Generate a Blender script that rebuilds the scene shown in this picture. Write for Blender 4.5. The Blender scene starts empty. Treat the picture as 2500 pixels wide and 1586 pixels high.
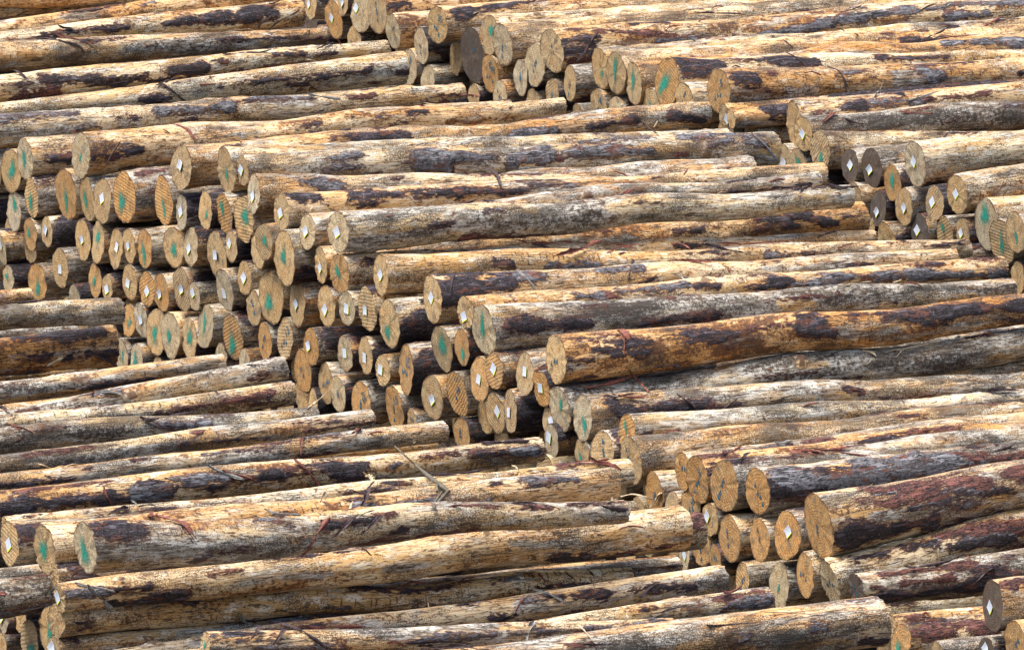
import bpy, math, random
import numpy as np
from mathutils import Vector, Matrix
R = math.radians
sc = bpy.context.scene

# ---------------------------------------------------------------- camera
cam = bpy.data.cameras.new("camera"); co = bpy.data.objects.new("camera", cam)
sc.collection.objects.link(co); sc.camera = co
PITCH = 11.06; DIST = 50.0
co.location = (0, -math.cos(R(PITCH))*DIST, math.sin(R(PITCH))*DIST)
co.rotation_euler = (R(90-PITCH), 0, 0)
cam.sensor_width = 36.0; cam.sensor_fit = 'HORIZONTAL'; cam.lens = 20000/2500*36.0
cam.clip_start = 1.0; cam.clip_end = 2000.0

# ---------------------------------------------------------------- sky, sun, exposure
w = bpy.data.worlds.new("World"); sc.world = w; w.use_nodes = True
nt = w.node_tree; nt.nodes.clear()
sky = nt.nodes.new('ShaderNodeTexSky'); sky.sky_type = 'NISHITA'; sky.sun_disc = False
SUN_EL, SUN_AZ = 66.0, 262.0            # azimuth measured clockwise from +Y (beyond the piles, to the left)
sky.sun_elevation = R(SUN_EL); sky.sun_rotation = R(SUN_AZ)
sky.air_density = 1.0; sky.dust_density = 4.0; sky.ozone_density = 0.6
bg = nt.nodes.new('ShaderNodeBackground'); bg.inputs[1].default_value = 0.1
wo = nt.nodes.new('ShaderNodeOutputWorld')
nt.links.new(sky.outputs[0], bg.inputs[0]); nt.links.new(bg.outputs[0], wo.inputs[0])
sl = bpy.data.lights.new("sun", 'SUN'); so = bpy.data.objects.new("sun", sl); sc.collection.objects.link(so)
sl.energy = 2.4; sl.angle = R(30); sl.color = (1.0, 0.985, 0.96)
sd = Vector((math.sin(R(SUN_AZ))*math.cos(R(SUN_EL)), math.cos(R(SUN_AZ))*math.cos(R(SUN_EL)), math.sin(R(SUN_EL))))
so.rotation_euler = sd.to_track_quat('Z', 'Y').to_euler()
sc.view_settings.view_transform = 'Standard'; sc.view_settings.look = 'None'
sc.view_settings.exposure = 1.15; sc.view_settings.gamma = 1.0
sc.cycles.max_bounces = 5; sc.cycles.diffuse_bounces = 1

# ---------------------------------------------------------------- the place's own axes
TH = 63.15                      # heading of the logs, degrees clockwise from +Y
AX = Vector((math.sin(R(TH)), math.cos(R(TH)), 0))      # along every log
BX = Vector((math.cos(R(TH)), -math.sin(R(TH)), 0))     # across the piles, towards the viewer
GROUND = -1.6

# ---------------------------------------------------------------- node helpers
class N:
    def __init__(s, name):
        s.m = bpy.data.materials.new(name); s.m.use_nodes = True; s.t = s.m.node_tree; s.t.nodes.clear()
    def n(s, ty, **k):
        x = s.t.nodes.new(ty)
        for a, v in k.items(): setattr(x, a, v)
        return x
    def set(s, inp, v):
        if isinstance(v, bpy.types.NodeSocket): s.t.links.new(v, inp)
        else:
            if isinstance(v, tuple) and len(v) == 3 and inp.type == 'RGBA': v = v+(1,)
            inp.default_value = v
    def math(s, op, a, b=0.0, c=None, clamp=False):
        x = s.n('ShaderNodeMath', operation=op, use_clamp=clamp); s.set(x.inputs[0], a); s.set(x.inputs[1], b)
        if c is not None: s.set(x.inputs[2], c)
        return x.outputs[0]
    def vmath(s, op, a, b):
        x = s.n('ShaderNodeVectorMath', operation=op); s.set(x.inputs[0], a); s.set(x.inputs[1], b); return x.outputs[0]
    def noise(s, vec, scale, detail=3.0, rough=0.55, dist=0.0):
        x = s.n('ShaderNodeTexNoise'); s.set(x.inputs['Vector'], vec); s.set(x.inputs['Scale'], scale)
        x.inputs['Detail'].default_value = detail; x.inputs['Roughness'].default_value = rough; x.inputs['Distortion'].default_value = dist
        return x.outputs[0]
    def step(s, v, a, b, lo=0.0, hi=1.0):
        x = s.n('ShaderNodeMapRange', interpolation_type='SMOOTHSTEP'); s.set(x.inputs[0], v)
        s.set(x.inputs[1], a); s.set(x.inputs[2], b); s.set(x.inputs[3], lo); s.set(x.inputs[4], hi); return x.outputs[0]
    def mix(s, f, a, b, blend='MIX'):
        x = s.n('ShaderNodeMix', data_type='RGBA', blend_type=blend); s.set(x.inputs[0], f); s.set(x.inputs[6], a); s.set(x.inputs[7], b); return x.outputs[2]
    def attr(s, name, out='Color', ty='GEOMETRY'):
        x = s.n('ShaderNodeAttribute', attribute_name=name, attribute_type=ty); return x.outputs[out]
    def sep(s, c):
        x = s.n('ShaderNodeSeparateXYZ'); s.set(x.inputs[0], c); return x.outputs
    def comb(s, x_, y, z):
        x = s.n('ShaderNodeCombineXYZ'); s.set(x.inputs[0], x_); s.set(x.inputs[1], y); s.set(x.inputs[2], z); return x.outputs[0]
    def finish(s, col, rough=0.6, bump=None, bdist=0.01, bstr=1.0, spec=0.35, alpha=None):
        b = s.n('ShaderNodeBsdfPrincipled'); s.set(b.inputs['Base Color'], col); s.set(b.inputs['Roughness'], rough)
        b.inputs['Specular IOR Level'].default_value = spec
        if alpha is not None: s.set(b.inputs['Alpha'], alpha)
        if bump is not None:
            u = s.n('ShaderNodeBump'); u.inputs['Distance'].default_value = bdist; u.inputs['Strength'].default_value = bstr
            s.set(u.inputs['Height'], bump); s.t.links.new(u.outputs[0], b.inputs['Normal'])
        o = s.n('ShaderNodeOutputMaterial'); s.t.links.new(b.outputs[0], o.inputs[0]); return s.m

def mat_log():
    k = N('peeled_log_surface')
    oc = k.n('ShaderNodeTexCoord').outputs['Object']
    sty = k.sep(k.attr('style', ty='OBJECT', out='Vector')); grey, orange, speck = sty[0], sty[1], sty[2]
    st2 = k.sep(k.attr('style_more', ty='OBJECT', out='Vector')); ticks, seed, tint = st2[0], st2[1], st2[2]
    off = k.comb(k.math('MULTIPLY', seed, 7.3), k.math('MULTIPLY', seed, 3.1), seed)
    p = k.vmath('ADD', oc, off)
    ps = k.vmath('MULTIPLY', p, (0.16, 1, 1))         # stretched along the grain
    pss = k.vmath('MULTIPLY', p, (0.05, 1, 1))
    pm = k.vmath('MULTIPLY', p, (0.45, 1, 1))
    m1 = k.sep(k.attr('coat', out='Vector')); bark, kind, weather = m1[0], m1[1], m1[2]
    m2 = k.sep(k.attr('stain', out='Vector')); stain, clean, knot = m2[0], m2[1], m2[2]
    n_big = k.noise(ps, 7.0, 4, 0.6); n_mid = k.noise(pm, 22.0, 4, 0.65, 0.3); n_fib = k.noise(pss, 130.0, 3, 0.6)
    n_fine = k.noise(p, 150.0, 3, 0.7); n_st = k.noise(pm, 11.0, 5, 0.7, 0.6); n_ws = k.noise(ps, 12.0, 4, 0.65, 0.4)
    n_mot = k.noise(p, 42.0, 3, 0.7)
    # bare wood: cream to straw, with fibres
    n_lo = k.noise(pm, 3.2, 3, .55)
    n_s = k.noise(k.vmath('ADD', k.vmath('MULTIPLY', p, (.3, 1, 1)), (3.0, 1.0, 4.0)), 85.0, 3, .7, .3)
    n_s2 = k.noise(k.vmath('ADD', k.vmath('MULTIPLY', p, (.22, 1, 1)), (8.0, 5.0, 2.0)), 60.0, 4, .7, .4)
    wood = k.mix(k.step(n_big, .36, .64), (.88, .73, .47), (.66, .41, .155))
    wood = k.mix(k.step(n_fib, .51, .62, 0, .7), wood, (.36, .175, .045))
    wood = k.mix(k.step(n_mid, .50, .66, 0, .75), wood, (.94, .88, .72))
    wood = k.mix(k.math('MULTIPLY', tint, k.step(n_lo, .35, .6, .4, .9)), wood, k.mix(1.0, wood, (1.04, .66, .30), 'MULTIPLY'))
    wood = k.mix(k.step(n_s2, .57, .62, 0, .6), wood, (.34, .15, .035))
    # cambium stains, orange to rust
    oa = k.math('ADD', k.math('MULTIPLY', orange, .17), k.math('MULTIPLY', stain, .14))
    so_ = k.math('ADD', n_st, k.math('SUBTRACT', oa, k.math('MULTIPLY', clean, .2)))
    wood = k.mix(k.step(so_, .62, .78, 0, .85), wood, k.mix(k.step(n_mot, .38, .6), (.42, .15, .02), (.80, .42, .11)))
    wood = k.mix(k.step(k.math('ADD', k.math('MULTIPLY', so_, .55), k.math('MULTIPLY', n_mot, .50)), .625, .69, 0, .9), wood, (.10, .032, .012))
    # grey weathering, streaked along the grain
    ga = k.math('SUBTRACT', k.math('ADD', k.math('MULTIPLY', grey, .22), k.math('MULTIPLY', weather, .14)), k.math('MULTIPLY', clean, .4))
    gw = k.math('ADD', k.math('ADD', k.math('MULTIPLY', n_ws, .75), k.math('MULTIPLY', n_lo, .25)), ga)
    gcol = k.mix(k.step(n_mid, .36, .62), (.23, .195, .145), (.74, .70, .60))
    gcol = k.mix(k.step(n_fib, .50, .64, 0, .75), gcol, (.060, .046, .036))
    gcol = k.mix(k.step(n_big, .50, .66, 0, .55), gcol, (.34, .21, .095))
    wood = k.mix(k.step(gw, .54, .70, 0, .9), wood, gcol)
    wood = k.mix(k.step(k.math('ADD', k.math('MULTIPLY', gw, .5), k.math('MULTIPLY', n_mot, .5)), .62, .70, 0, .88), wood, (.040, .030, .024))
    # dark blotches of dirt and sap that every stem has
    n_bl = k.noise(k.vmath('ADD', pm, (5.0, 2.0, 9.0)), 21.0, 5, .75, .8)
    wood = k.mix(k.step(n_bl, .585, .64, 0, .88), wood, k.mix(k.step(n_mot, .4, .6), (.055, .022, .012), (.21, .085, .025)))
    n_bk = k.noise(k.vmath('ADD', ps, (1.0, 7.0, 3.0)), 34.0, 4, .7, .5)
    wood = k.mix(k.step(n_bk, .59, .65, 0, .85), wood, (.075, .036, .018))
    wood = k.mix(k.step(n_s, .575, .63, 0, .8), wood, (.070, .034, .018))
    ck = k.noise(k.vmath('MULTIPLY', p, (.06, 1, 1)), 60.0, 2, .5, .2)
    ckm = k.math('MULTIPLY', k.step(k.math('ABSOLUTE', k.math('SUBTRACT', ck, .5)), .010, .024, 1, 0), k.step(n_lo, .46, .56))
    wood = k.mix(k.math('MULTIPLY', ckm, .85), wood, (.045, .022, .012))
    # mould speckle
    n_pat = k.noise(pm, 6.0, 2, .5)
    sp = k.math('ADD', n_fine, k.math('ADD', k.math('MULTIPLY', k.math('SUBTRACT', n_pat, .5), .8), k.math('MULTIPLY', speck, .16)))
    wood = k.mix(k.step(sp, .60, .68, 0, .82), wood, (.045, .034, .024))
    # harvester roller ticks: short dents in lines round the stem
    br = k.n('ShaderNodeTexVoronoi', feature='F1'); k.set(br.inputs['Vector'], k.vmath('MULTIPLY', k.vmath('ADD', p, k.vmath('MULTIPLY', k.comb(n_mid, n_mid, n_mid), (.02, .02, .02))), (24, 11, 11))); br.inputs['Scale'].default_value = 1.0; br.inputs['Randomness'].default_value = .55
    tx = k.sep(k.vmath('SUBTRACT', br.outputs['Position'], k.vmath('MULTIPLY', p, (24, 11, 11))))
    tk = k.math('MULTIPLY', k.step(k.math('ABSOLUTE', tx[0]), .09, .20, 1, 0), k.step(br.outputs['Distance'], .22, .42, 1, 0))
    tk = k.math('MULTIPLY', tk, k.step(k.math('ADD', k.math('MULTIPLY', ticks, .32), n_big), .58, .70))
    wood = k.mix(k.math('MULTIPLY', tk, .85), wood, (.07, .04, .02))
    # knots
    kr = k.step(k.math('ABSOLUTE', k.math('SUBTRACT', k.math('ADD', knot, k.math('MULTIPLY', n_mid, .1)), .42)), .05, .16, 1, 0)
    wood = k.mix(k.math('MULTIPLY', kr, .45), wood, (.22, .10, .035))
    wood = k.mix(k.step(k.math('ADD', knot, k.math('MULTIPLY', n_mot, .6)), 1.0, 1.2, 0, .8), wood, (.13, .06, .025))
    # bark that was left on: dark plates, grey skin, red inner bark
    n_b0 = k.noise(p, 18.0, 3, .6)
    v1 = k.n('ShaderNodeTexVoronoi', feature='DISTANCE_TO_EDGE'); k.set(v1.inputs['Vector'], k.vmath('ADD', k.vmath('MULTIPLY', p, (.22, 1, 1)), k.vmath('MULTIPLY', k.comb(n_mid, n_mot, n_b0), (.03, .06, .06)))); v1.inputs['Scale'].default_value = 34.0
    plate = k.math('MAXIMUM', k.step(v1.outputs['Distance'], .0, .10), k.step(k.noise(p, 12.0, 2, .5), .50, .60))
    plate = k.math('MAXIMUM', plate, k.math('MULTIPLY', k.step(kind, .1, .4), .65))
    n_b = k.noise(p, 60.0, 4, .7)
    dark = k.mix(k.step(n_b, .35, .65), (.012, .008, .009), (.070, .046, .050))
    gry = k.mix(k.step(n_b, .3, .7), (.10, .095, .10), (.27, .26, .265))
    gry = k.mix(k.step(n_mid, .52, .64, 0, .7), gry, (.075, .045, .045))
    red = k.mix(k.step(n_b, .35, .65), (.035, .013, .012), (.23, .080, .055))
    bc = k.mix(k.step(kind, .1, .45), dark, gry); bc = k.mix(k.step(kind, .6, .9), bc, red)
    bc = k.mix(k.math('MULTIPLY', k.math('SUBTRACT', 1.0, plate), .85), bc, (.016, .008, .008))
    fz = k.noise(k.vmath('MULTIPLY', p, (.16, 1, 1)), 48.0, 3, .6, .5)
    fis = k.math('MULTIPLY', k.step(k.math('ABSOLUTE', k.math('SUBTRACT', fz, .5)), .012, .045, 1, 0), k.step(n_b0, .40, .55))
    bc = k.mix(k.step(fz, .54, .64, 0, .75), bc, k.mix(k.step(kind, .6, .9), k.mix(k.step(kind, .1, .4), (.135, .115, .135), (.36, .35, .36)), (.32, .12, .085)))
    bc = k.mix(k.math('MULTIPLY', fis, .9), bc, (.010, .006, .006))
    bc = k.mix(k.step(k.noise(k.vmath('ADD', pm, (9.0, 1.0, 1.0)), 14.0, 3, .7), .58, .64, 0, .8), bc, (.19, .065, .035))
    bc = k.mix(k.step(k.noise(p, 95.0, 2, .5), .68, .72, 0, .6), bc, (.44, .44, .46))
    edge = k.math('ADD', bark, k.math('ADD', k.math('MULTIPLY', k.math('SUBTRACT', n_mid, .5), 1.3), k.math('MULTIPLY', k.math('SUBTRACT', k.noise(k.vmath('MULTIPLY', p, (.3, 1, 1)), 75.0, 3, .65), .5), 1.1)))
    em = k.step(edge, .50, .55)
    rim = k.math('MULTIPLY', k.step(edge, .36, .50), .8)
    wood = k.mix(rim, wood, (.13, .040, .016))
    bc = k.mix(k.math('MULTIPLY', k.step(edge, .55, .66, 1, 0), .6), bc, (.11, .030, .020))
    col = k.mix(em, wood, bc)
    hb = k.math('ADD', k.math('MULTIPLY', n_fib, .12), k.math('MULTIPLY', n_mid, .25))
    hb = k.math('SUBTRACT', hb, k.math('MULTIPLY', k.math('ADD', tk, ckm), .25))
    hb = k.math('ADD', hb, k.math('MULTIPLY', n_s, .35))
    hb = k.math('ADD', hb, k.math('MULTIPLY', em, k.math('ADD', .8, k.math('MULTIPLY', plate, .45))))
    hb = k.math('ADD', hb, k.math('MULTIPLY', k.math('MULTIPLY', em, n_b), .35))
    hb = k.math('SUBTRACT', hb, k.math('MULTIPLY', k.math('MULTIPLY', em, fis), .8))
    hb = k.math('ADD', hb, k.math('MULTIPLY', k.math('MULTIPLY', em, fz), .8))
    rough = k.math('ADD', .50, k.math('MULTIPLY', n_mot, .3))
    return k.finish(col, rough, hb, .012, .9, .45)

def mat_face():
    k = N('sawn_log_end')
    oc = k.n('ShaderNodeTexCoord').outputs['Object']
    fc = k.attr('face_color', ty='OBJECT', out='Color')
    a = k.sep(k.attr('face_more', ty='OBJECT', out='Vector')); seed, ang, hatch = a[0], a[1], a[2]
    o = k.sep(oc); x = k.math('ADD', o[0], seed)
    p = k.comb(x, o[1], o[2]); rad = k.attr('radial', out='Fac')
    n1 = k.noise(p, 14.0, 4, .6); n2 = k.noise(p, 55.0, 3, .6); n3 = k.noise(p, 230.0, 2, .6)
    cy = k.math('ADD', o[1], k.math('MULTIPLY', k.math('SINE', k.math('MULTIPLY', seed, 3.3)), .02))
    cz = k.math('ADD', o[2], k.math('MULTIPLY', k.math('COSINE', k.math('MULTIPLY', seed, 5.1)), .025))
    d = k.math('SQRT', k.math('ADD', k.math('MULTIPLY', cy, cy), k.math('MULTIPLY', cz, cz)))
    ring = k.math('SINE', k.math('MULTIPLY', k.math('ADD', d, k.math('MULTIPLY', n1, .05)), 400.0))
    ca, sa = k.math('COSINE', ang), k.math('SINE', ang)
    u = k.math('ADD', k.math('MULTIPLY', o[1], ca), k.math('MULTIPLY', o[2], sa))
    saw = k.math('SINE', k.math('MULTIPLY', k.math('ADD', u, k.math('MULTIPLY', n1, .02)), 290.0))
    v = k.math('SUBTRACT', k.math('MULTIPLY', o[2], ca), k.math('MULTIPLY', o[1], sa))
    col = k.mix(k.step(n1, .38, .66, 0, .7), fc, k.mix(1.0, fc, (1.10, .84, .60), 'MULTIPLY'))
    col = k.mix(k.step(n2, .48, .64, 0, .75), col, k.mix(1.0, fc, (1.4, 1.5, 1.5), 'MULTIPLY'))
    col = k.mix(k.step(ring, -.2, .9, 0, .55), col, k.mix(1.0, fc, (.50, .40, .32), 'MULTIPLY'))
    col = k.mix(k.math('MULTIPLY', k.math('MULTIPLY', k.step(saw, .0, .9, 0, .42), k.step(n2, .40, .58)), hatch), col, k.mix(1.0, fc, (.33, .25, .20), 'MULTIPLY'))
    col = k.mix(k.step(n3, .52, .64, 0, .55), col, (.10, .06, .03))
    rc = k.n('ShaderNodeTexNoise'); k.set(rc.inputs['Vector'], k.comb(k.math('MULTIPLY', k.math('ARCTAN2', cy, cz), 1.6), k.math('MULTIPLY', d, 2.0), x)); rc.inputs['Scale'].default_value = 5.0; rc.inputs['Detail'].default_value = 4.0
    col = k.mix(k.math('MULTIPLY', k.step(k.math('ABSOLUTE', k.math('SUBTRACT', rc.outputs[0], .5)), .006, .02, 1, 0), k.step(n1, .42, .55, 0, .75)), col, (.05, .03, .015))
    col = k.mix(k.step(k.math('DIVIDE', d, .04), .0, 1.0, .45, 0), col, (.16, .075, .03))
    # drying check and grey bloom
    chk = k.math('MULTIPLY', k.step(k.math('ABSOLUTE', k.math('ADD', u, k.math('MULTIPLY', k.math('SUBTRACT', n1, .5), .02))), .0008, .0022, 1, 0), k.step(v, .0, .02))
    col = k.mix(k.math('MULTIPLY', chk, .6), col, (.03, .018, .01))
    col = k.mix(k.step(k.noise(p, 16.0, 4, .65), .52, .66, 0, .65), col, (.15, .125, .09))
    col = k.mix(k.step(k.math('ADD', rad, k.math('ADD', k.math('MULTIPLY', k.math('SUBTRACT', n1, .5), .30), k.math('MULTIPLY', k.math('SUBTRACT', n2, .5), .30))), .92, 1.0, 0, .85), col, (.08, .05, .032))
    hb = k.math('ADD', k.math('MULTIPLY', ring, .10), k.math('MULTIPLY', k.math('MULTIPLY', saw, hatch), .3))
    hb = k.math('ADD', hb, k.math('MULTIPLY', n3, .3))
    return k.finish(col, .8, hb, .004, .8, .2)

def mat_bark(name, c0, c1, c2):
    k = N(name); oc = k.n('ShaderNodeTexCoord').outputs['Object']
    n1 = k.noise(oc, 40.0, 4, .65); n2 = k.noise(oc, 120.0, 3, .6)
    col = k.mix(k.step(n1, .35, .65), c0, c1); col = k.mix(k.step(n2, .58, .7, 0, .8), col, c2)
    return k.finish(col, .65, k.math('ADD', n1, k.math('MULTIPLY', n2, .5)), .006, .8, .3)

def mat_flat(name, c, rough=.6, var=.12):
    k = N(name); oc = k.n('ShaderNodeTexCoord').outputs['Object']; n1 = k.noise(oc, 60.0, 3, .6)
    return k.finish(k.mix(k.step(n1, .3, .7), c, tuple(v*(1-var*2) for v in c)), rough)

def mat_spray(name, c):
    k = N(name); oc = k.n('ShaderNodeTexCoord').outputs['Object']; rad = k.attr('radial', out='Fac')
    n1 = k.noise(oc, 260.0, 3, .7); n2 = k.noise(oc, 60.0, 2, .5)
    a = k.math('SUBTRACT', k.math('ADD', k.math('MULTIPLY', k.math('SUBTRACT', n1, .5), 1.5), k.math('MULTIPLY', k.math('SUBTRACT', n2, .5), .8)), rad)
    return k.finish(k.mix(k.step(n2, .3, .7), c, tuple(v*.55 for v in c)), .6, alpha=k.step(a, -1.1, -.15, 0, .85))

def mat_ink(name, c):
    k = N(name); oc = k.n('ShaderNodeTexCoord').outputs['Object']; n1 = k.noise(oc, 320.0, 2, .6)
    return k.finish(c, .7, alpha=k.step(n1, .33, .5, .35, .95))

M_LOG, M_FACE = mat_log(), mat_face()
M_RIB = {'r': mat_bark('red_inner_bark', (.16, .05, .035), (.30, .11, .075), (.07, .025, .02)),
         'b': mat_bark('dark_bark', (.035, .022, .022), (.10, .065, .062), (.02, .012, .012)),
         'g': mat_bark('grey_bark', (.17, .155, .14), (.32, .30, .27), (.07, .055, .045)),
         's': mat_bark('split_wood', (.62, .47, .28), (.74, .60, .40), (.35, .22, .10))}
M_TAG = mat_flat('white_tag_plastic', (.60, .65, .73), .5, .06)
M_TAGE = mat_flat('yellow_tag_edge', (.75, .80, .02), .5, .05)
M_GREEN = mat_spray('green_marking_paint', (.01, .34, .24))
M_TEAL = mat_spray('blue_marking_paint', (.01, .17, .30))
M_INK = mat_ink('blue_stamp_ink', (.003, .09, .15))

M_BR = mat_bark('weathered_branch', (.10, .085, .06), (.19, .165, .12), (.04, .03, .02))
def gmat():
    k = N('yard_soil'); oc = k.n('ShaderNodeTexCoord').outputs['Object']
    n1 = k.noise(oc, 1.3, 5, .6); n2 = k.noise(oc, 30.0, 4, .7)
    return k.finish(k.mix(k.step(n2, .35, .7), (.045, .030, .020), k.mix(n1, (.10, .07, .045), (.06, .045, .035))), .95, n2, .03)

# ---------------------------------------------------------------- mesh helpers
def mesh_from(name, V, F, mats, attrs=None, smooth=True, fm=None):
    me = bpy.data.meshes.new(name)
    V = np.asarray(V, np.float32); F = np.asarray(F, np.int32)
    me.vertices.add(len(V)); me.vertices.foreach_set('co', V.ravel())
    n = F.shape[1]
    me.loops.add(F.size); me.loops.foreach_set('vertex_index', F.ravel())
    me.polygons.add(len(F)); me.polygons.foreach_set('loop_start', np.arange(0, F.size, n, dtype=np.int32))
    for m in mats: me.materials.append(m)
    if fm is not None: me.polygons.foreach_set('material_index', np.asarray(fm, np.int32))
    me.update(calc_edges=True)
    me.polygons.foreach_set('use_smooth', np.full(len(F), smooth))
    for a, v in (attrs or {}).items():
        v = np.asarray(v, np.float32)
        if v.ndim == 1: t = me.attributes.new(a, 'FLOAT', 'POINT'); t.data.foreach_set('value', v)
        else: t = me.attributes.new(a, 'FLOAT_VECTOR', 'POINT'); t.data.foreach_set('vector', v.ravel())
    return me
def link(name, me, parent=None, loc=None):
    o = bpy.data.objects.new(name, me); sc.collection.objects.link(o)
    if parent is not None: o.parent = parent
    if loc is not None: o.location = loc
    return o
def tag(o, label, cat, group=None, kind=None):
    o['label'] = label; o['category'] = cat
    if group: o['group'] = group
    if kind: o['kind'] = kind

def wob(rng, x, per, n=4, amp=1.0):
    """smooth 1-D random wave"""
    y = np.zeros_like(x)
    for i in range(n):
        y += rng.normal()*np.sin(x*2*np.pi/(per*rng.uniform(.4, 1.6)) + rng.uniform(0, 6.28))/n
    return y*amp

def build_log(idx, a0, a1, b, z0, z1, r0, r1, patches, hi, style, more, tone, both_faces, wall=False):
    rng = np.random.default_rng(1000+idx)
    dz = z1-z0; L = math.hypot(a1-a0, dz); pit = math.atan2(dz, a1-a0)
    ns, na = (int(L/.017), 48) if hi else (70, 24)
    s = np.linspace(0, L, ns+1)
    if not hi: s = L*(s/L)**1.25
    ph = np.linspace(-np.pi, np.pi, na, endpoint=False)
    Sg, Pg = np.meshgrid(s, ph, indexing='ij')
    t = s/L
    r = r0*(1-t)+r1*t + .10*r0*np.exp(-s/.35)*(1 if r0 > r1*1.15 else .2)*.5
    r = r*(1+wob(rng, s, 1.1, 5, .035)+wob(rng, s, .25, 4, .012))
    fade = np.sin(np.pi*t)
    cyv = wob(rng, s, 3.5, 4, .06)*fade*(.6+r0*3); czv = wob(rng, s, 2.4, 4, .032)*fade
    e1, e2, q1, q2 = rng.uniform(.0, .045), rng.uniform(.0, .025), rng.uniform(0, 6.28), rng.uniform(0, 6.28)
    Rg = r[:, None]*(1+e1*np.cos(2*(Pg-q1+.5*np.sin(Sg*.8)))+e2*np.cos(3*(Pg-q2)+Sg*.6))
    # fine lumps
    for i in range(10):
        Rg += r0*.006*rng.normal()*np.sin(Sg*rng.uniform(4, 30)+rng.uniform(0, 6.28))*np.cos(Pg*rng.integers(1, 7)+rng.uniform(0, 6.28))
    rm = (r0+r1)/2
    def dphi(c): return (Pg-c+np.pi) % (2*np.pi)-np.pi
    knot = np.zeros_like(Sg)
    for i in range(rng.integers(3, 8)):
        if i and rng.random() < .5 and 'ks' in locals(): ks += rng.normal()*.03
        else: ks = rng.uniform(.1, L-.1)
        kp = rng.uniform(-np.pi, np.pi); kr = rng.uniform(.014, .036)
        dd = np.hypot((Sg-ks)/1.3, dphi(kp)*rm)/kr
        knot = np.maximum(knot, np.clip(1.25-dd*.6, 0, 1)); Rg += kr*rng.choice([.2, .35, .6])*np.exp(-dd**2*.9)
    bark = np.zeros_like(Sg); kind = np.zeros_like(Sg); weather = np.zeros_like(Sg); stain = np.zeros_like(Sg); clean = np.zeros_like(Sg)
    pl = [tuple(p) for p in patches]
    # small remnants of bark all round the stem, more on the logs that kept some
    nb = rng.integers(9, 19) if hi else rng.integers(3, 7)
    for i in range(nb):
        ss = rng.uniform(0, L); pp = rng.uniform(-np.pi, np.pi); ll = rng.uniform(.03, .2)*(1+3*(rng.random() < .3))
        pl.append((ss, pp, ss+ll, pp+rng.normal()*.15, rng.uniform(.005, .017), 'bbbgr'[rng.integers(0, 5)]))
    for i in range(14 if hi else 4):
        ss = rng.uniform(-.2, L); pp = rng.uniform(-np.pi, np.pi); kd_ = 'oowc'[rng.integers(0, 4)]
        pl.append((ss, pp, ss+rng.uniform(.05, .8), pp+rng.normal()*.3, rng.uniform(.02, .065), kd_))
    for i in range(3):                                  # the far side of the stem
        ss = rng.uniform(0, L*.8); pp = -rng.uniform(.6, 2.6)
        pl.append((ss, pp, ss+rng.uniform(.2, .7), pp+rng.normal()*.2, rng.uniform(.02, .06), 'bwor'[rng.integers(0, 4)]))
    if wall:  # broad dark bark, partly real, partly shade painted onto logs inside the stack
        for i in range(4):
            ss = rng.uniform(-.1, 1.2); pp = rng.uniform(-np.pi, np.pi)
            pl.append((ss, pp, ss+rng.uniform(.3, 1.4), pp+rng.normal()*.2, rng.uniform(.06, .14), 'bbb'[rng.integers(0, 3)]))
    KN = {'b': 0.0, 'g': .5, 'r': 1.0}
    for (sa, pa, sb, pb, wd, kd) in pl:
        dp = (pb-pa+np.pi) % (2*np.pi)-np.pi
        u = np.clip((Sg-sa)/max(1e-3, sb-sa), 0, 1) if sb-sa > 1e-3 else np.zeros_like(Sg)
        ds = Sg-np.clip(Sg, min(sa, sb), max(sa, sb))
        wv = wd*(1+.35*np.sin(Sg*9+sa*7)+.2*np.sin(Sg*23+pa*5))
        d = np.hypot(ds*.8, dphi(pa+dp*u)*rm)
        f = np.clip(.5+(wv*1.0-d)/(2*.04), 0, .5+wd*9) if kd in 'bgr' else np.clip(1-d/(wd*1.5), 0, 1)
        if kd in 'bgr':
            kind = np.where(f > bark, KN[kd], kind); bark = np.maximum(bark, f)
        elif kd == 'w': weather = np.maximum(weather, f**.6)
        elif kd == 'o': stain = np.maximum(stain, f**.6)
        elif kd == 'c': clean = np.maximum(clean, f**.6)
    Rg += .009*np.clip((bark-.4)*3, 0, 1)
    tx, tz = .02+rng.normal()*.06, rng.normal()*.06
    Rg[0] *= 1+rng.normal(size=na)*.006; Rg[1] *= 1+rng.normal(size=na)*.006
    Y = -Rg*np.cos(Pg); Z = Rg*np.sin(Pg)
    endb = np.clip(1-Sg/.2, 0, 1)**2; endr = np.clip(1-(L-Sg)/.2, 0, 1)**2
    X = Sg + endb*(tx*Y+tz*Z) + endr*(-tx*Z*.6+tz*Y)
    # ragged saw rim
    X[0] += rng.normal(size=na)*.003; X[-1] += rng.normal(size=na)*.004
    Y = Y+cyv[:, None]; Z = Z+czv[:, None]
    V = np.stack([X, Y, Z], -1)
    i = np.arange(ns)[:, None]; j = np.arange(na)[None, :]; jn = (j+1) % na
    F = np.stack([i*na+j+0*i, (i+1)*na+j, (i+1)*na+jn, i*na+jn+0*j], -1).reshape(-1, 4)
    at = {'coat': np.stack([bark, kind, weather], -1).reshape(-1, 3), 'stain': np.stack([stain, clean, knot], -1).reshape(-1, 3)}
    me = mesh_from('log', V.reshape(-1, 3), F, [M_LOG], at)
    o = link('log', me)
    P = AX*a0+BX*b; o.location = (P.x, P.y, z0)
    o.rotation_euler = (0, -pit, math.atan2(AX.y, AX.x))
    o['style'] = style; o['style_more'] = more
    faces = []
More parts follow.
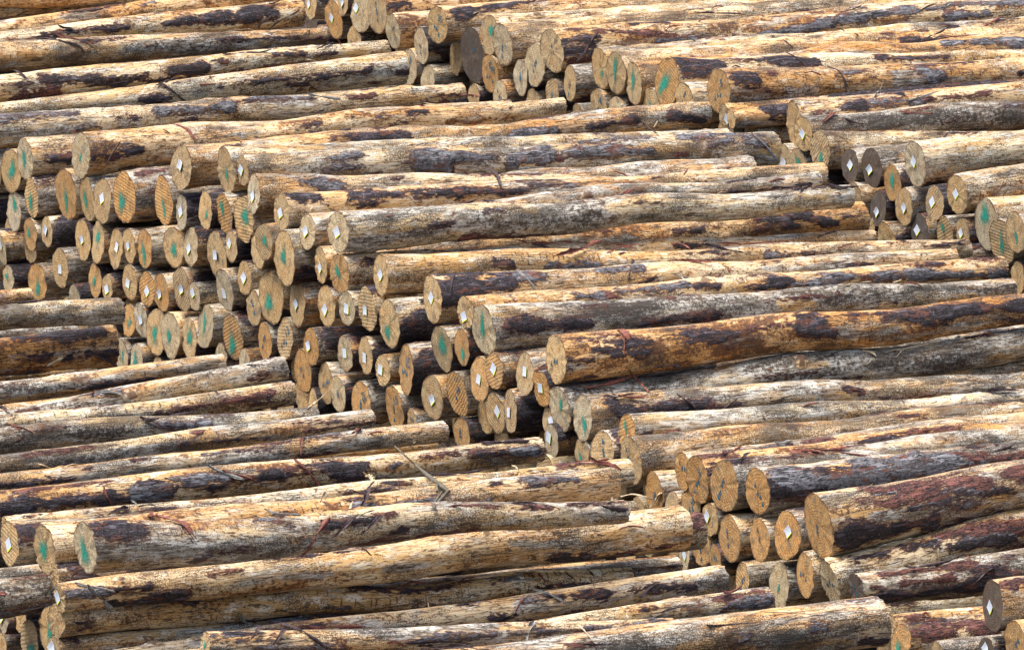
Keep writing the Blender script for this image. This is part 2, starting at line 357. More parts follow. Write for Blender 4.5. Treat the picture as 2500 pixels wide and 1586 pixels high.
    for side in (0, 1) if both_faces else (0,):
        ringv = V[0 if side == 0 else -1]; c = ringv.mean(0)
        ks = [1.0, .93, .8, .6, .35, .12]
        vs = []; rad = []
        for kk in ks:
            vv = c+(ringv-c)*kk; vv[:, 0] += rng.normal(size=na)*.0006*(kk < 1); vs.append(vv-c); rad += [kk]*na
        vs = np.concatenate(vs+[np.zeros((1, 3))]); rad.append(0.0)
        i2 = np.arange(len(ks)-1)[:, None]
        q = np.stack([i2*na+j+0*i2, i2*na+jn, (i2+1)*na+jn, (i2+1)*na+j], -1).reshape(-1, 4)
        lst = (len(ks)-1)*na; jj = np.arange(na)
        tr = np.stack([lst+jj, lst+(jj+1) % na, np.full(na, lst+na), np.full(na, lst+na)], -1)
        if side == 1: q = q[:, ::-1]; tr = tr[:, ::-1]
        F2 = q
        fme = bpy.data.meshes.new('cut_face')
        allf = [tuple(int(a) for a in x) for x in q]+[(lst+a, lst+(a+1) % na, lst+na) if side == 0 else (lst+(a+1) % na, lst+a, lst+na) for a in range(na)]
        fme.from_pydata([tuple(float(a) for a in x) for x in vs], [], allf); fme.materials.append(M_FACE)
        fme.polygons.foreach_set('use_smooth', np.full(len(allf), True))
        ra = fme.attributes.new('radial', 'FLOAT', 'POINT'); ra.data.foreach_set('value', np.array(rad, np.float32))
        fo = link('cut_face', fme, o, tuple(float(a) for a in c))
        base = {'': (.47, .335, .175), 'o': (.47, .28, .115), 'g': (.45, .375, .25), 'd': (.09, .072, .062)}[tone]
        j_ = rng.uniform(.85, 1.15); h_ = rng.uniform(.92, 1.08)
        fo['face_color'] = [base[0]*j_*(h_**.5), base[1]*j_, base[2]*j_/h_]
        fo['face_more'] = [float(rng.uniform(0, 9)), float(rng.uniform(0, 3.14)), float(rng.choice([0, 0, .3, .8]))]
        faces.append((fo, float(np.hypot(*(ringv-c)[:, 1:].T).mean()), tx, tz))
    return o, faces, rng

def on_face(f, y, z, up):
    """a point on the sloping cut face, `up` metres proud of it"""
    fo, r, tx, tz = f
    return (tx*y+tz*z-up, y, z)
def blob(f, name, cy, cz, hw, hh, rot, mat, rng):
    n = 22; p3, p5 = rng.uniform(0, 6, 2); V = [(0, 0)]; rad = [0.0]; F = []
    for kk in (.5, 1.0):
        for i in range(n):
            a = i/n*2*math.pi; q = kk*(1+.16*math.sin(3*a+p3)+.10*math.sin(5*a+p5))
            V.append((hw*math.cos(a)*q, hh*math.sin(a)*q)); rad.append(kk)
    for i in range(n):
        F.append((0, 1+i, 1+(i+1) % n)); F.append((1+i, 1+n+i, 1+n+(i+1) % n, 1+(i+1) % n))
    c, s = math.cos(rot), math.sin(rot)
    P = []
    lim = f[1]*.95
    for (a, b) in V:
        y, z = cy+a*c-b*s, cz+a*s+b*c; d = math.hypot(y, z)
        if d > lim: y, z = y*lim/d, z*lim/d
        P.append(on_face(f, y, z, .0035))
    me = bpy.data.meshes.new(name); me.from_pydata(P, [], F); me.materials.append(mat)
    ra = me.attributes.new('radial', 'FLOAT', 'POINT'); ra.data.foreach_set('value', np.array(rad, np.float32))
    return link(name, me, f[0])
def triangles(f, cy, cz, rng, k=3, size=.022, spread=.040, ang=0.0):
    for i in range(k):
        t = i-(k-1)/2; oy = cy+math.cos(ang)*t*spread; oz = cz+math.sin(ang)*t*spread+(.008 if i % 2 else -.004)
        d = math.hypot(oy, oz); lim = f[1]*.8
        if d > lim: oy, oz = oy*lim/d, oz*lim/d
        r_ = rng.normal()*.25
        V = [on_face(f, oy+a*math.cos(r_)-b*math.sin(r_), oz+a*math.sin(r_)+b*math.cos(r_), .0035) for (a, b) in ((-size*.6, -size*.7), (size*.6, -size*.7), (0, size))]
        me = bpy.data.meshes.new('stamped_triangle'); me.from_pydata(V, [], [(0, 1, 2)]); me.materials.append(M_INK)
        link('stamped_triangle', me, f[0])
def number(f, text, cy, cz, size, rot):
    cu = bpy.data.curves.new('stamped_number', 'FONT'); cu.body = text; cu.size = size; cu.align_x = 'CENTER'; cu.align_y = 'CENTER'
    cu.offset = .0016
    tmp = bpy.data.objects.new('tmp', cu); sc.collection.objects.link(tmp)
    me = bpy.data.meshes.new_from_object(tmp.evaluated_get(bpy.context.evaluated_depsgraph_get()))
    bpy.data.objects.remove(tmp); me.name = 'stamped_number'; me.materials.clear(); me.materials.append(M_INK)
    o = link('stamped_number', me, f[0])
    m = Matrix(((0, 0, -1), (-1, 0, 0), (0, 1, 0))).to_4x4() @ Matrix.Rotation(rot, 4, 'Z')
    x, y, z = on_face(f, cy, cz, .006); m.translation = (x, y, z); o.matrix_local = m
    return o
def paper_tag(f, cy, cz, diamond, rng):
    h = .029*rng.uniform(.92, 1.06); n = 4; rot = (math.pi/4 if diamond else 0)+rng.normal()*.17
    lim = f[1]*.72; d = math.hypot(cy, cz)
    if d > lim: cy, cz = cy*lim/d, cz*lim/d
    V = []; F = []; fm = []
    cu1, cu2 = rng.normal()*4, rng.normal()*4
    us = [-1, -.76, -.3, .3, 1.0]
    for i in range(5):
        for j in range(5):
            a, b = us[i]*h, (-1+2*j/4)*h*1.02
            y, z = cy+a*math.cos(rot)-b*math.sin(rot), cz+a*math.sin(rot)+b*math.cos(rot)
            x = on_face(f, y, z, .004+abs(cu1)*a*a+abs(cu2)*b*b*.5)
            V.append(x)
    for i in range(4):
        for j in range(4):
            F.append((i*5+j, (i+1)*5+j, (i+1)*5+j+1, i*5+j+1)); fm.append(1 if i == 0 else 0)
    nv = len(V); V += [(x+.0016, y, z) for x, y, z in V]
    F += [tuple(v+nv for v in reversed(q)) for q in F[:16]]; fm += fm[:16]
    per = [j for j in range(5)]+[i*5+4 for i in range(1, 5)]+[20+j for j in (3, 2, 1, 0)]+[i*5 for i in (3, 2, 1)]
    for a, b in zip(per, per[1:]+per[:1]): F.append((a, b, b+nv, a+nv)); fm.append(0)
    me = bpy.data.meshes.new('tag'); me.from_pydata(V, [], F)
    me.materials.append(M_TAG); me.materials.append(M_TAGE); me.polygons.foreach_set('material_index', fm); me.update()
    return link('tag', me, f[0])

# ---------------------------------------------------------------- ground
me = bpy.data.meshes.new('ground'); n = 40; gs = 400.0
g = np.linspace(-1, 1, n); g = np.sign(g)*np.abs(g)**3*gs
V = []
for y in g:
    for x in g: V.append((x, y, GROUND+.05*math.sin(x*.3)*math.cos(y*.23)))
me.from_pydata(V, [], [(i*n+j, i*n+j+1, (i+1)*n+j+1, (i+1)*n+j) for i in range(n-1) for j in range(n-1)])
me.materials.append(gmat()); go = link('ground', me); go['kind'] = 'structure'

# one row per log: label, pile, anchored end, mark, mark offset, start and end along the pile, place across it, heights, radii, tone, style, bark patches
LOGS = [
["thin log, tan end with no mark, rear pile, top left","T","l","",None,4.9,8.62,-12.994,-0.412,-0.412,0.083,0.073,"","",0,[]],
["thin log, dark grey end with no mark, rear pile","T","l","",None,5.3,9.02,-13.979,-0.461,-0.461,0.097,0.086,"d","",0,[]],  # added log, the gap's shade is painted into its dark end
["mid-sized log, dark grey end with no mark, rear pile","T","l","",None,5.6,9.32,-14.401,-0.455,-0.455,0.111,0.098,"d","",0,[]],  # another added log, dark end colour stands in for shade in the gap
["mid-sized log, tan end with white diamond tag, rear pile, top left, leftmost","T","l","tag",[-0.033,-0.005],4.9,9.52,-13.146,-0.185,-0.185,0.117,0.099,"","",0,[]],
["thick log, orange-tan end with white diamond tag, rear pile","T","l","tag",[-0.033,0.006],4.903,9.523,-12.738,-0.249,-0.249,0.145,0.124,"o","",0,[]],
["mid-sized log, tan end with white diamond tag, rear pile, top left, rightmost","T","l","tag",[-0.0,-0.008],4.897,9.517,-12.567,-0.088,-0.088,0.108,0.092,"","",0,[]],
["mid-sized log, greyish end with white diamond tag, rear pile","T","l","tag",[-0.07,0.036],4.9,9.52,-12.246,-0.135,-0.135,0.136,0.116,"g",".1 .5 .3 0",0,[]],
["thick orange-stained log, tan end with blue stamped triangles, rear pile","T","l","blue",None,4.9,9.52,-11.963,-0.088,-0.088,0.156,0.133,"",".1 .8 .3 0",0,[[0.09,0.1,0.37,0.13,0.016,"b"],[0.01,0.46,0.18,0.54,0.023,"b"]]],
["mid-sized orange-stained log, greyish end with blue stamped triangles, rear pile","T","l","blue",None,4.9,9.52,-11.688,-0.19,-0.19,0.131,0.111,"g",".1 .8 .3 0",0,[[0.02,0.73,0.23,0.6,0.052,"o"]]],
["mid-sized log, tan end with blue stamped triangles, rear pile, top left","T","l","blue",None,4.9,9.52,-12.362,-0.373,-0.373,0.124,0.105,"","",0,[]],
["mid-sized log, greyish end with blue stamped triangles, rear pile, top centre, leftmost","T","l","blue",None,4.9,9.52,-11.203,-0.236,-0.236,0.134,0.114,"g","",0,[]],
["mid-sized cream peeled log, tan end with blue stamped number, rear pile","T","l","blue35",None,4.9,9.52,-10.923,-0.036,-0.036,0.136,0.116,"",".1 .5 .3 0",1,[[0.12,0.74,0.6,1.09,0.043,"b"],[0.6,1.19,0.77,1.29,0.023,"b"]]],
["mid-sized log, greyish end with blue stamped triangles, rear pile, top left","T","l","blue",None,4.9,8.62,-11.407,-0.422,-0.422,0.139,0.122,"g","",0,[]],
["mid-sized log, greyish end with no mark, rear pile, top centre","T","l","",None,4.9,8.62,-11.094,-0.487,-0.487,0.122,0.107,"g","",0,[]],
["thick log, dark grey end with blue stamped triangles, rear pile","T","l","blue",None,4.905,9.525,-10.343,-0.178,-0.178,0.201,0.171,"d","",0,[]],
["mid-sized cream peeled log, tan end with green paint stroke, rear pile, top centre","T","l","green",None,4.911,9.531,-10.083,0.008,0.008,0.142,0.121,"",".1 .4 .3 0",1,[]],
["thick cream peeled log, greyish end with blue stamped triangles, rear pile","T","l","blue",None,4.889,9.509,-9.812,-0.024,-0.024,0.151,0.129,"g",".05 .45 .9 .4",1,[]],
["mid-sized log, orange-tan end with blue stamped number, rear pile","T","l","blueGA",None,4.903,8.623,-10.044,-0.273,-0.273,0.136,0.12,"o","",0,[]],
["mid-sized log, greyish end with blue stamped triangles, rear pile, top centre, rightmost","T","l","blue",None,4.891,8.611,-9.86,-0.422,-0.422,0.12,0.105,"g","",0,[]],
["thin log, tan end with no mark, rear pile, top centre, leftmost","T","l","",None,4.9,8.62,-10.315,-0.491,-0.491,0.096,0.085,"","",0,[]],
["thick bark-covered log, tan end with blue stamped triangles, rear pile","T","l","blue",None,4.9,9.52,-9.032,0.039,0.039,0.161,0.137,"",".1 .8 .2 0",1,[[0.63,1.36,0.92,1.31,0.023,"b"],[0.13,1.15,0.93,0.4,0.021,"r"],[0.02,0.55,0.31,0.53,0.02,"b"],[0.0,0.12,0.24,0.06,0.026,"b"],[0.01,-0.24,0.25,-0.3,0.026,"r"],[0.79,0.21,1.72,0.09,0.025,"g"],[0.34,0.26,0.74,0.18,0.012,"o"],[1.72,0.24,1.95,0.35,0.033,"g"],[1.93,0.25,2.37,0.54,0.036,"g"],[2.37,0.54,2.54,0.57,0.039,"g"],[2.65,0.7,2.96,0.73,0.039,"g"],[2.97,0.65,3.26,0.83,0.029,"g"],[3.32,1.03,3.95,0.78,0.026,"g"],[3.28,0.26,3.61,0.27,0.036,"g"],[2.64,0.19,3.19,0.2,0.02,"o"]]],
["thick log, greyish end with blue stamped triangles, rear pile","T","l","blue",None,4.9,9.52,-9.303,-0.1,-0.1,0.15,0.128,"g","",0,[]],
["mid-sized log, greyish end with blue paint spot, rear pile","T","l","bluedot",None,4.9,9.52,-9.539,-0.235,-0.235,0.131,0.111,"g","",0,[]],
["mid-sized log, tan end with blue stamped triangles, rear pile, top centre","T","l","blue",None,4.9,9.52,-8.743,-0.158,-0.158,0.129,0.11,"","",0,[]],
["mid-sized log, tan end with blue paint spot, rear pile","T","l","bluedot",None,4.9,8.62,-9.026,-0.287,-0.287,0.118,0.104,"","",0,[]],
["thin log, tan end with no mark, rear pile, top centre, second","T","l","",None,4.9,8.62,-9.347,-0.387,-0.387,0.095,0.084,"","",0,[]],
["thick cream peeled log, tan end with green paint stroke, rear pile, top centre","T","l","green",None,4.916,9.536,-8.29,0.014,0.014,0.152,0.129,"",".3 .5 .4 .1",1,[]],
["thick cream peeled log, tan end with green paint stroke, rear pile, top right, leftmost","T","l","green",None,4.895,9.515,-8.007,0.024,0.024,0.153,0.131,"",".1 .4 .6 .5",1,[[2.31,0.72,2.66,0.52,0.033,"b"]]],
["thick cream peeled log, tan end with green paint stroke, rear pile, top right, rightmost","T","l","green",None,4.891,8.611,-7.723,-0.011,-0.011,0.154,0.136,"",".15 .45 .4 .1",1,[[2.54,1.06,3.19,0.77,0.039,"g"]]],
["thick bark-patched log, orange-tan end with green paint stroke, rear pile","T","l","green",None,4.902,8.622,-7.235,0.068,-0.003,0.169,0.055,"o",".1 .4 .3 0",1,[[0.03,1.18,0.39,0.92,0.039,"b"],[0.06,0.55,0.45,0.49,0.023,"b"],[0.7,1.05,0.79,1.11,0.026,"b"],[0.79,1.11,1.15,0.68,0.036,"b"],[1.68,0.98,2.22,0.76,0.025,"b"]]],
["mid-sized cream peeled log, tan end with blue stamped triangles, rear pile","T","l","blue",None,4.898,8.618,-6.965,-0.042,-0.042,0.145,0.128,"",".2 .3 .4 .4",0,[[2.28,1.46,2.48,1.3,0.01,"b"]]],
["mid-sized log, tan end with green paint stroke, rear pile, top right","T","l","green",None,4.9,8.62,-7.467,-0.133,-0.133,0.131,0.115,"","",0,[]],
["thick cream peeled log, orange-tan end with blue stamped number, rear pile","T","l","blue5",None,4.935,8.655,-6.513,0.114,0.016,0.155,0.068,"o",".15 .55 .4 .3",1,[[0.06,0.73,0.23,0.62,0.029,"b"],[0.05,-0.04,0.31,-0.09,0.033,"o"],[0.9,0.74,1.19,1.04,0.01,"g"],[1.59,0.9,1.73,0.39,0.033,"g"],[1.64,0.29,1.74,-0.45,0.033,"g"]]],
["mid-sized log, tan end with blue stamped number, rear pile","T","l","blueA",None,4.9,8.62,-8.284,-0.256,-0.256,0.117,0.103,"","",0,[]],
["mid-sized log, greyish end with no mark, rear pile, top right","T","l","",None,4.9,8.62,-8.031,-0.269,-0.269,0.116,0.102,"g","",0,[]],
["thin log, tan end with white diamond tag, rear pile","T","l","tag",[0.04,-0.021],4.894,8.614,-6.354,-0.035,-0.035,0.079,0.07,"","",0,[[1.5,1.32,1.76,0.98,0.016,"b"]]],
["thin log, tan end with no mark, rear pile, top right","T","l","",None,4.874,8.594,-6.214,-0.041,-0.041,0.072,0.063,"","",0,[[0.26,0.01,0.39,-0.15,0.016,"b"]]],
["thin log, tan end with no mark, rear pile, top centre, rightmost","T","l","",None,4.9,8.62,-8.606,-0.367,-0.367,0.078,0.069,"","",0,[]],
["thick cream peeled log, tan end with no mark, rear pile","T","l","",None,4.947,8.667,-5.42,0.034,0.142,0.16,0.055,"",".3 .5 .3 0",1,[[0.7,1.61,0.82,1.36,0.026,"b"],[0.32,0.78,0.48,0.8,0.033,"b"],[0.57,0.86,0.94,0.64,0.029,"g"],[0.95,0.76,1.52,0.65,0.016,"r"]]],
["mid-sized grey weathered log, tan end with white diamond tag, rear pile","T","l","tag",[-0.008,-0.001],4.874,8.594,-5.165,0.014,0.031,0.115,0.087,"",".75 .2 1 0",1,[[0.19,0.95,1.63,-0.04,0.046,"w"]]],
["mid-sized cream peeled log, tan end with green paint stroke, rear pile, upper far right","T","l","green",None,4.888,8.608,-4.952,-0.065,-0.318,0.13,0.055,"",".1 .5 .3 0",1,[[0.92,1.16,1.25,1.33,0.01,"b"]]],
["mid-sized log, tan end with green paint stroke, rear pile, upper right","T","l","green",None,4.898,8.618,-5.282,-0.217,-0.217,0.112,0.098,"","",0,[]],
["mid-sized log, tan end with white diamond tag, rear pile, upper right","T","l","tag",[0.0,-0.023],4.902,8.622,-5.49,-0.219,-0.219,0.112,0.099,"","",0,[]],
["mid-sized log, dark grey end with white diamond tag, rear pile, upper far right, leftmost","T","l","tag",[0.007,0.004],4.9,8.62,-4.547,-0.113,-0.113,0.113,0.1,"d","",0,[]],
["mid-sized log, dark grey end with white diamond tag, rear pile, upper far right, second","T","l","tag",[-0.022,-0.021],4.9,8.62,-4.241,-0.074,-0.074,0.126,0.111,"d","",0,[]],
["thick cream peeled log, greyish end with white diamond tag, rear pile","T","l","tag",[-0.018,0.01],4.9,8.62,-3.648,0.041,0.206,0.15,0.094,"g",".4 .2 .4 .2",1,[[0.03,0.41,0.12,0.28,0.033,"o"]]],
["mid-sized log, orange-tan end with green paint stroke, rear pile","T","l","green",None,4.911,8.631,-3.977,-0.139,-0.139,0.124,0.109,"o","",0,[]],
["mid-sized log, tan end with white diamond tag, rear pile, upper far right, leftmost","T","l","tag",[0.01,-0.006],4.889,8.609,-3.775,-0.274,-0.274,0.138,0.122,"","",0,[]],
["mid-sized log, dark grey end with white diamond tag, rear pile, upper far right, third","T","l","tag",[-0.01,-0.028],4.9,8.62,-4.154,-0.347,-0.347,0.117,0.103,"d","",0,[]],
["mid-sized log, tan end with white diamond tag, rear pile, upper far right, second","T","l","tag",[-0.029,0.003],4.9,8.62,-3.384,-0.19,-0.19,0.119,0.105,"","",0,[]],
["mid-sized cream peeled log, tan end with white diamond tag, rear pile","T","l","tag",[-0.014,0.001],4.9,8.62,-3.076,-0.079,0.227,0.128,0.055,"",".3 .5 .5 0",1,[]],
["mid-sized log, tan end with no mark, rear pile, upper far right","T","l","",None,4.9,8.62,-4.469,-0.335,-0.335,0.118,0.104,"","",0,[]],
["mid-sized log, tan end with green paint stroke, rear pile, upper far right, leftmost","T","l","green",None,4.9,8.62,-4.031,-0.543,-0.543,0.128,0.113,"","",0,[]],
["mid-sized log, dark grey end with white diamond tag, rear pile, upper far right, rightmost","T","l","tag",[-0.029,0.01],4.9,8.62,-3.577,-0.42,-0.42,0.116,0.102,"d","",0,[]],
["mid-sized log, tan end with green paint stroke, rear pile, upper far right, second","T","l","green",None,4.9,8.62,-3.236,-0.368,-0.368,0.119,0.105,"","",0,[]],
["mid-sized log, tan end with white diamond tag, rear pile, upper far right, rightmost","T","l","tag",[-0.017,0.004],4.912,8.632,-3.023,-0.338,-0.338,0.108,0.095,"","",0,[]],
["thick cream peeled log, greyish end with green paint spot, rear pile","T","l","greendot",None,4.946,8.666,-2.765,-0.233,-0.233,0.172,0.151,"g",".1 .3 .4 0",0,[]],
["thick log, tan end with green paint stroke, rear pile","T","l","green",None,4.897,8.617,-2.474,-0.301,-0.301,0.15,0.132,"","",0,[]],
["mid-sized log, tan end with green paint stroke, rear pile, upper far right, rightmost","T","l","green",None,4.858,8.578,-2.227,-0.195,-0.195,0.138,0.122,"","",0,[]],
["mid-sized log, tan end with no mark, rear pile, middle far right","T","l","",None,4.9,8.62,-2.263,-0.515,-0.515,0.107,0.094,"","",0,[]],
["thin log, tan end with no mark, rear pile, upper far right, rightmost","T","l","",None,4.888,8.608,-2.911,-0.47,-0.47,0.079,0.07,"","",0,[]],
["thin log, tan end with no mark, rear pile, upper far right, leftmost","T","l","",None,4.9,8.62,-4.278,-0.498,-0.498,0.081,0.071,"","",0,[]],
["thin cream peeled log, middle pile, top left, second","M","r","",None,-0.17,3.55,-10.882,0.446,0.401,0.06,0.088,"","0.1 .6 .2 0",0,[]],
["thin cream peeled log, middle pile, top left, leftmost","M","r","",None,-0.15,3.57,-11.018,0.287,0.324,0.065,0.08,"",".2 .3 .3 0",0,[]],
["thin cream peeled log, middle pile, top left, rightmost","M","r","",None,-0.16,3.56,-10.661,0.161,0.334,0.072,0.08,"",".15 .45 .2 0",1,[]],
["mid-sized bark-patched log, middle pile","M","r","",None,-0.16,3.56,-10.495,0.16,0.208,0.06,0.106,"",".1 .5 .2 0",1,[[2.59,0.3,3.1,0.46,0.036,"b"],[3.14,0.26,3.31,0.61,0.046,"b"],[1.98,0.4,2.27,0.3,0.018,"b"],[1.6,0.52,1.98,0.4,0.014,"b"],[3.32,0.88,3.46,0.31,0.046,"b"]]],
["thin grey weathered log, middle pile","M","r","",None,-0.16,3.56,-10.091,0.145,0.088,0.137,0.065,"",".5 .2 .9 .2",1,[]],
["thin bark-patched log, middle pile, top left","M","r","",None,-0.16,3.56,-9.045,0.072,0.156,0.113,0.058,"",".1 .35 .2 .1",1,[[0.96,0.52,1.59,-0.4,0.033,"b"],[1.55,-0.45,1.72,-0.1,0.029,"b"],[0.63,0.45,0.96,0.29,0.008,"b"],[0.78,-0.49,0.96,-0.54,0.023,"b"],[1.98,0.14,2.22,0.05,0.039,"b"],[2.22,0.44,2.38,0.78,0.013,"b"],[2.8,0.47,3.03,0.32,0.02,"b"],[3.13,0.13,3.27,0.17,0.012,"b"],[3.17,1.18,3.35,0.68,0.026,"o"]]],
["mid-sized cream peeled log, middle pile","M","r","",None,-0.16,3.56,-8.78,-0.062,0.051,0.068,0.12,"",".3 .2 .4 .2",1,[[1.61,0.02,1.81,-0.04,0.023,"b"]]],
["thin bark-patched log, middle pile, top centre","M","r","",None,-0.16,3.56,-7.807,0.012,0.006,0.121,0.073,"",".4 .35 .4 .1",1,[[0.11,1.02,0.43,1.04,0.027,"g"],[0.46,1.07,0.69,1.02,0.013,"g"],[1.32,0.7,1.85,0.46,0.036,"g"],[1.86,0.72,2.07,1.06,0.023,"b"],[0.68,-0.09,0.8,-0.03,0.023,"g"],[0.16,-0.06,0.57,-0.14,0.039,"w"],[2.08,1.2,2.49,1.0,0.029,"g"],[2.81,0.58,2.98,0.63,0.018,"r"],[3.38,-0.59,3.72,-0.59,0.026,"g"]]],
["thick cream peeled log, greyish end with faint green smudge, middle pile","M","l","greens",None,-0.16,3.5,-6.123,0.111,0.174,0.149,0.058,"g",".1 .45 .3 0",1,[[0.25,0.14,0.41,0.18,0.025,"b"],[0.03,0.03,0.21,0.06,0.013,"b"],[0.72,0.93,1.27,0.87,0.033,"w"],[1.96,0.89,2.08,0.82,0.009,"b"],[2.43,0.71,2.55,0.72,0.017,"b"]]],
["mid-sized cream peeled log, greyish end with green paint stroke, middle pile","M","l","green",None,-0.16,3.56,-7.069,-0.062,-0.062,0.143,0.126,"g",".2 .2 .3 0",1,[[0.15,0.09,0.28,0.07,0.033,"b"]]],
["mid-sized log, tan end with green paint stroke, middle pile, upper far left, leftmost","M","l","green",None,-0.16,3.56,-7.312,-0.18,-0.18,0.145,0.127,"","",0,[]],
["mid-sized bark-patched log, tan end with white diamond tag, middle pile, upper far left","M","l","tag",[-0.008,0.014],-0.16,3.758,-4.495,0.283,0.343,0.141,0.087,"",".4 .2 .6 0",1,[[1.38,1.39,1.49,1.27,0.012,"b"],[1.08,0.82,1.6,0.55,0.029,"b"],[3.0,0.11,3.32,0.19,0.029,"b"],[2.38,0.37,2.71,0.23,0.033,"g"],[3.63,0.27,3.84,-0.37,0.039,"b"]]],
["thick cream peeled log, tan end with green paint stroke, middle pile","M","l","green",None,-0.093,3.608,-3.94,0.345,0.27,0.148,0.068,"",".45 .1 .5 .3",1,[]],
["thin bark-covered log, tan end with white diamond tag, middle pile","M","l","tag",[-0.02,-0.001],-0.079,3.836,-3.714,0.379,0.207,0.097,0.122,"",".65 .2 .6 .1",1,[[0.61,0.66,0.8,0.83,0.039,"g"],[1.2,0.58,1.77,0.65,0.046,"g"],[2.47,1.37,2.94,1.45,0.023,"g"],[3.19,1.23,3.58,1.35,0.033,"g"],[3.39,0.56,3.56,0.85,0.033,"g"],[1.91,0.39,2.17,0.72,0.052,"g"],[2.3,0.67,2.94,0.32,0.033,"g"],[3.69,0.87,3.82,0.48,0.029,"g"],[0.57,-0.02,0.8,-0.03,0.033,"g"],[1.21,-0.1,1.44,-0.11,0.033,"g"]]],
["mid-sized cream peeled log, greyish end with white diamond tag, middle pile","M","l","tag",[-0.0,-0.014],-0.183,3.537,-3.325,0.296,0.062,0.128,0.055,"g",".3 .3 .4 0",1,[[0.3,0.78,0.55,0.56,0.039,"g"],[0.98,0.99,1.03,0.99,0.013,"b"]]],
["mid-sized bark-patched log, tan end with white diamond tag, middle pile, upper left","M","l","tag",[-0.011,-0.007],-0.161,3.799,-2.951,0.234,0.167,0.117,0.075,"",".2 .5 .2 0",1,[[-0.0,1.22,0.22,0.98,0.026,"b"],[0.47,0.89,1.61,0.44,0.025,"b"],[0.48,0.39,0.69,0.34,0.016,"b"],[1.76,0.86,2.01,0.77,0.013,"b"],[1.61,0.47,1.73,0.47,0.013,"b"]]],
["mid-sized grey weathered log, greyish end with white diamond tag, middle pile, upper left, leftmost","M","l","tag",[-0.021,0.0],-0.16,3.56,-2.567,0.169,0.207,0.109,0.055,"g",".7 .3 .4 0",1,[]],
["mid-sized grey weathered log, greyish end with white diamond tag, middle pile, upper left, rightmost","M","l","tag",[-0.013,-0.006],-0.16,3.538,-2.112,0.244,0.171,0.125,0.073,"g",".7 .1 .5 0",1,[[0.0,0.13,0.65,0.49,0.026,"c"],[0.01,-0.32,0.65,-0.29,0.029,"w"],[0.69,0.23,1.17,0.09,0.072,"w"],[1.18,0.53,1.88,0.48,0.072,"w"],[1.92,0.45,3.04,0.01,0.039,"c"],[3.1,1.71,3.58,1.16,0.016,"b"],[3.06,0.8,3.25,0.65,0.016,"w"]]],
["mid-sized orange-stained log, tan end with white diamond tag, middle pile","M","l","tag",[-0.008,-0.019],-0.16,3.781,-2.371,-0.013,-0.022,0.112,0.097,"",".15 .75 .5 .1",1,[[2.51,0.59,2.7,0.51,0.02,"b"],[3.1,0.79,3.19,0.71,0.023,"b"],[2.08,0.17,2.87,-0.04,0.033,"o"],[3.19,0.71,3.51,0.67,0.033,"b"],[3.32,0.16,3.4,-0.05,0.033,"b"],[3.48,0.38,3.67,-0.13,0.033,"b"],[3.71,0.27,3.82,0.22,0.009,"b"],[3.34,-0.29,3.82,-0.43,0.026,"o"]]],
["mid-sized cream peeled log, orange-tan end with green paint stroke, middle pile","M","l","green",None,-0.16,3.7,-2.096,-0.022,-0.113,0.122,0.055,"o",".3 .3 .3 .2",1,[[0.11,0.77,0.17,0.77,0.008,"b"],[0.03,0.01,0.19,-0.26,0.039,"o"],[0.01,0.36,0.19,0.39,0.026,"o"]]],
["mid-sized bark-patched log, tan end with white diamond tag, middle pile, middle left","M","l","tag",[0.0,0.0],-0.149,4.083,-1.521,0.067,-0.128,0.123,0.068,"",".1 .4 .3 .4",1,[[0.73,0.31,0.87,0.32,0.02,"b"],[1.15,0.1,1.48,0.04,0.029,"g"],[1.98,0.19,2.41,0.31,0.014,"b"],[2.13,1.02,2.42,1.12,0.012,"b"],[2.71,0.26,2.87,0.2,0.023,"g"],[2.87,0.28,3.19,0.31,0.014,"b"],[3.63,1.1,3.75,1.41,0.01,"b"],[3.89,0.65,4.14,0.88,0.013,"b"]]],
["mid-sized bark-patched log, tan end with white diamond tag, middle pile, middle centre","M","l","tag",[-0.015,0.004],-0.16,3.56,-0.773,0.042,-0.009,0.139,0.055,"",".2 .5 .2 0",1,[[0.05,1.64,0.53,1.3,0.023,"b"],[0.01,0.46,0.09,0.47,0.059,"b"],[0.13,0.65,0.5,0.75,0.052,"b"],[0.57,1.08,0.74,1.04,0.046,"g"],[1.13,1.24,1.41,1.11,0.025,"g"],[2.92,0.19,3.07,0.13,0.02,"b"],[3.41,-0.04,3.47,1.2,0.01,"r"]]],
["thin bark-patched log, tan end with white diamond tag, middle pile","M","l","tag",[-0.018,-0.03],-0.16,3.641,-0.311,0.038,-0.007,0.095,0.071,"",".15 .5 .3 0",1,[[0.74,0.72,0.91,0.74,0.026,"g"],[1.01,0.83,1.48,0.93,0.023,"g"],[0.92,0.82,1.02,0.48,0.02,"r"],[1.91,0.19,2.06,0.21,0.016,"b"],[1.55,0.67,1.7,0.53,0.02,"b"],[2.5,0.77,3.77,-0.43,0.033,"g"],[2.26,0.28,2.52,0.13,0.029,"g"],[2.12,0.58,2.26,0.63,0.039,"b"]]],
["thick grey weathered log, greyish end with green paint stroke, middle pile","M","l","green",None,-0.16,3.56,-0.065,-0.028,-0.097,0.15,0.069,"g",".8 .3 .6 0",1,[[0.6,1.09,1.93,0.61,0.059,"w"],[0.14,0.81,0.65,0.57,0.039,"o"],[0.28,0.49,0.57,0.36,0.039,"w"],[0.12,0.33,0.64,0.23,0.033,"b"],[1.01,-0.02,1.54,0.1,0.026,"b"],[1.93,0.82,3.08,0.44,0.052,"w"],[2.02,0.36,2.22,0.1,0.033,"c"],[3.02,0.24,3.39,-0.08,0.033,"c"],[3.23,0.32,3.76,0.31,0.039,"w"]]],
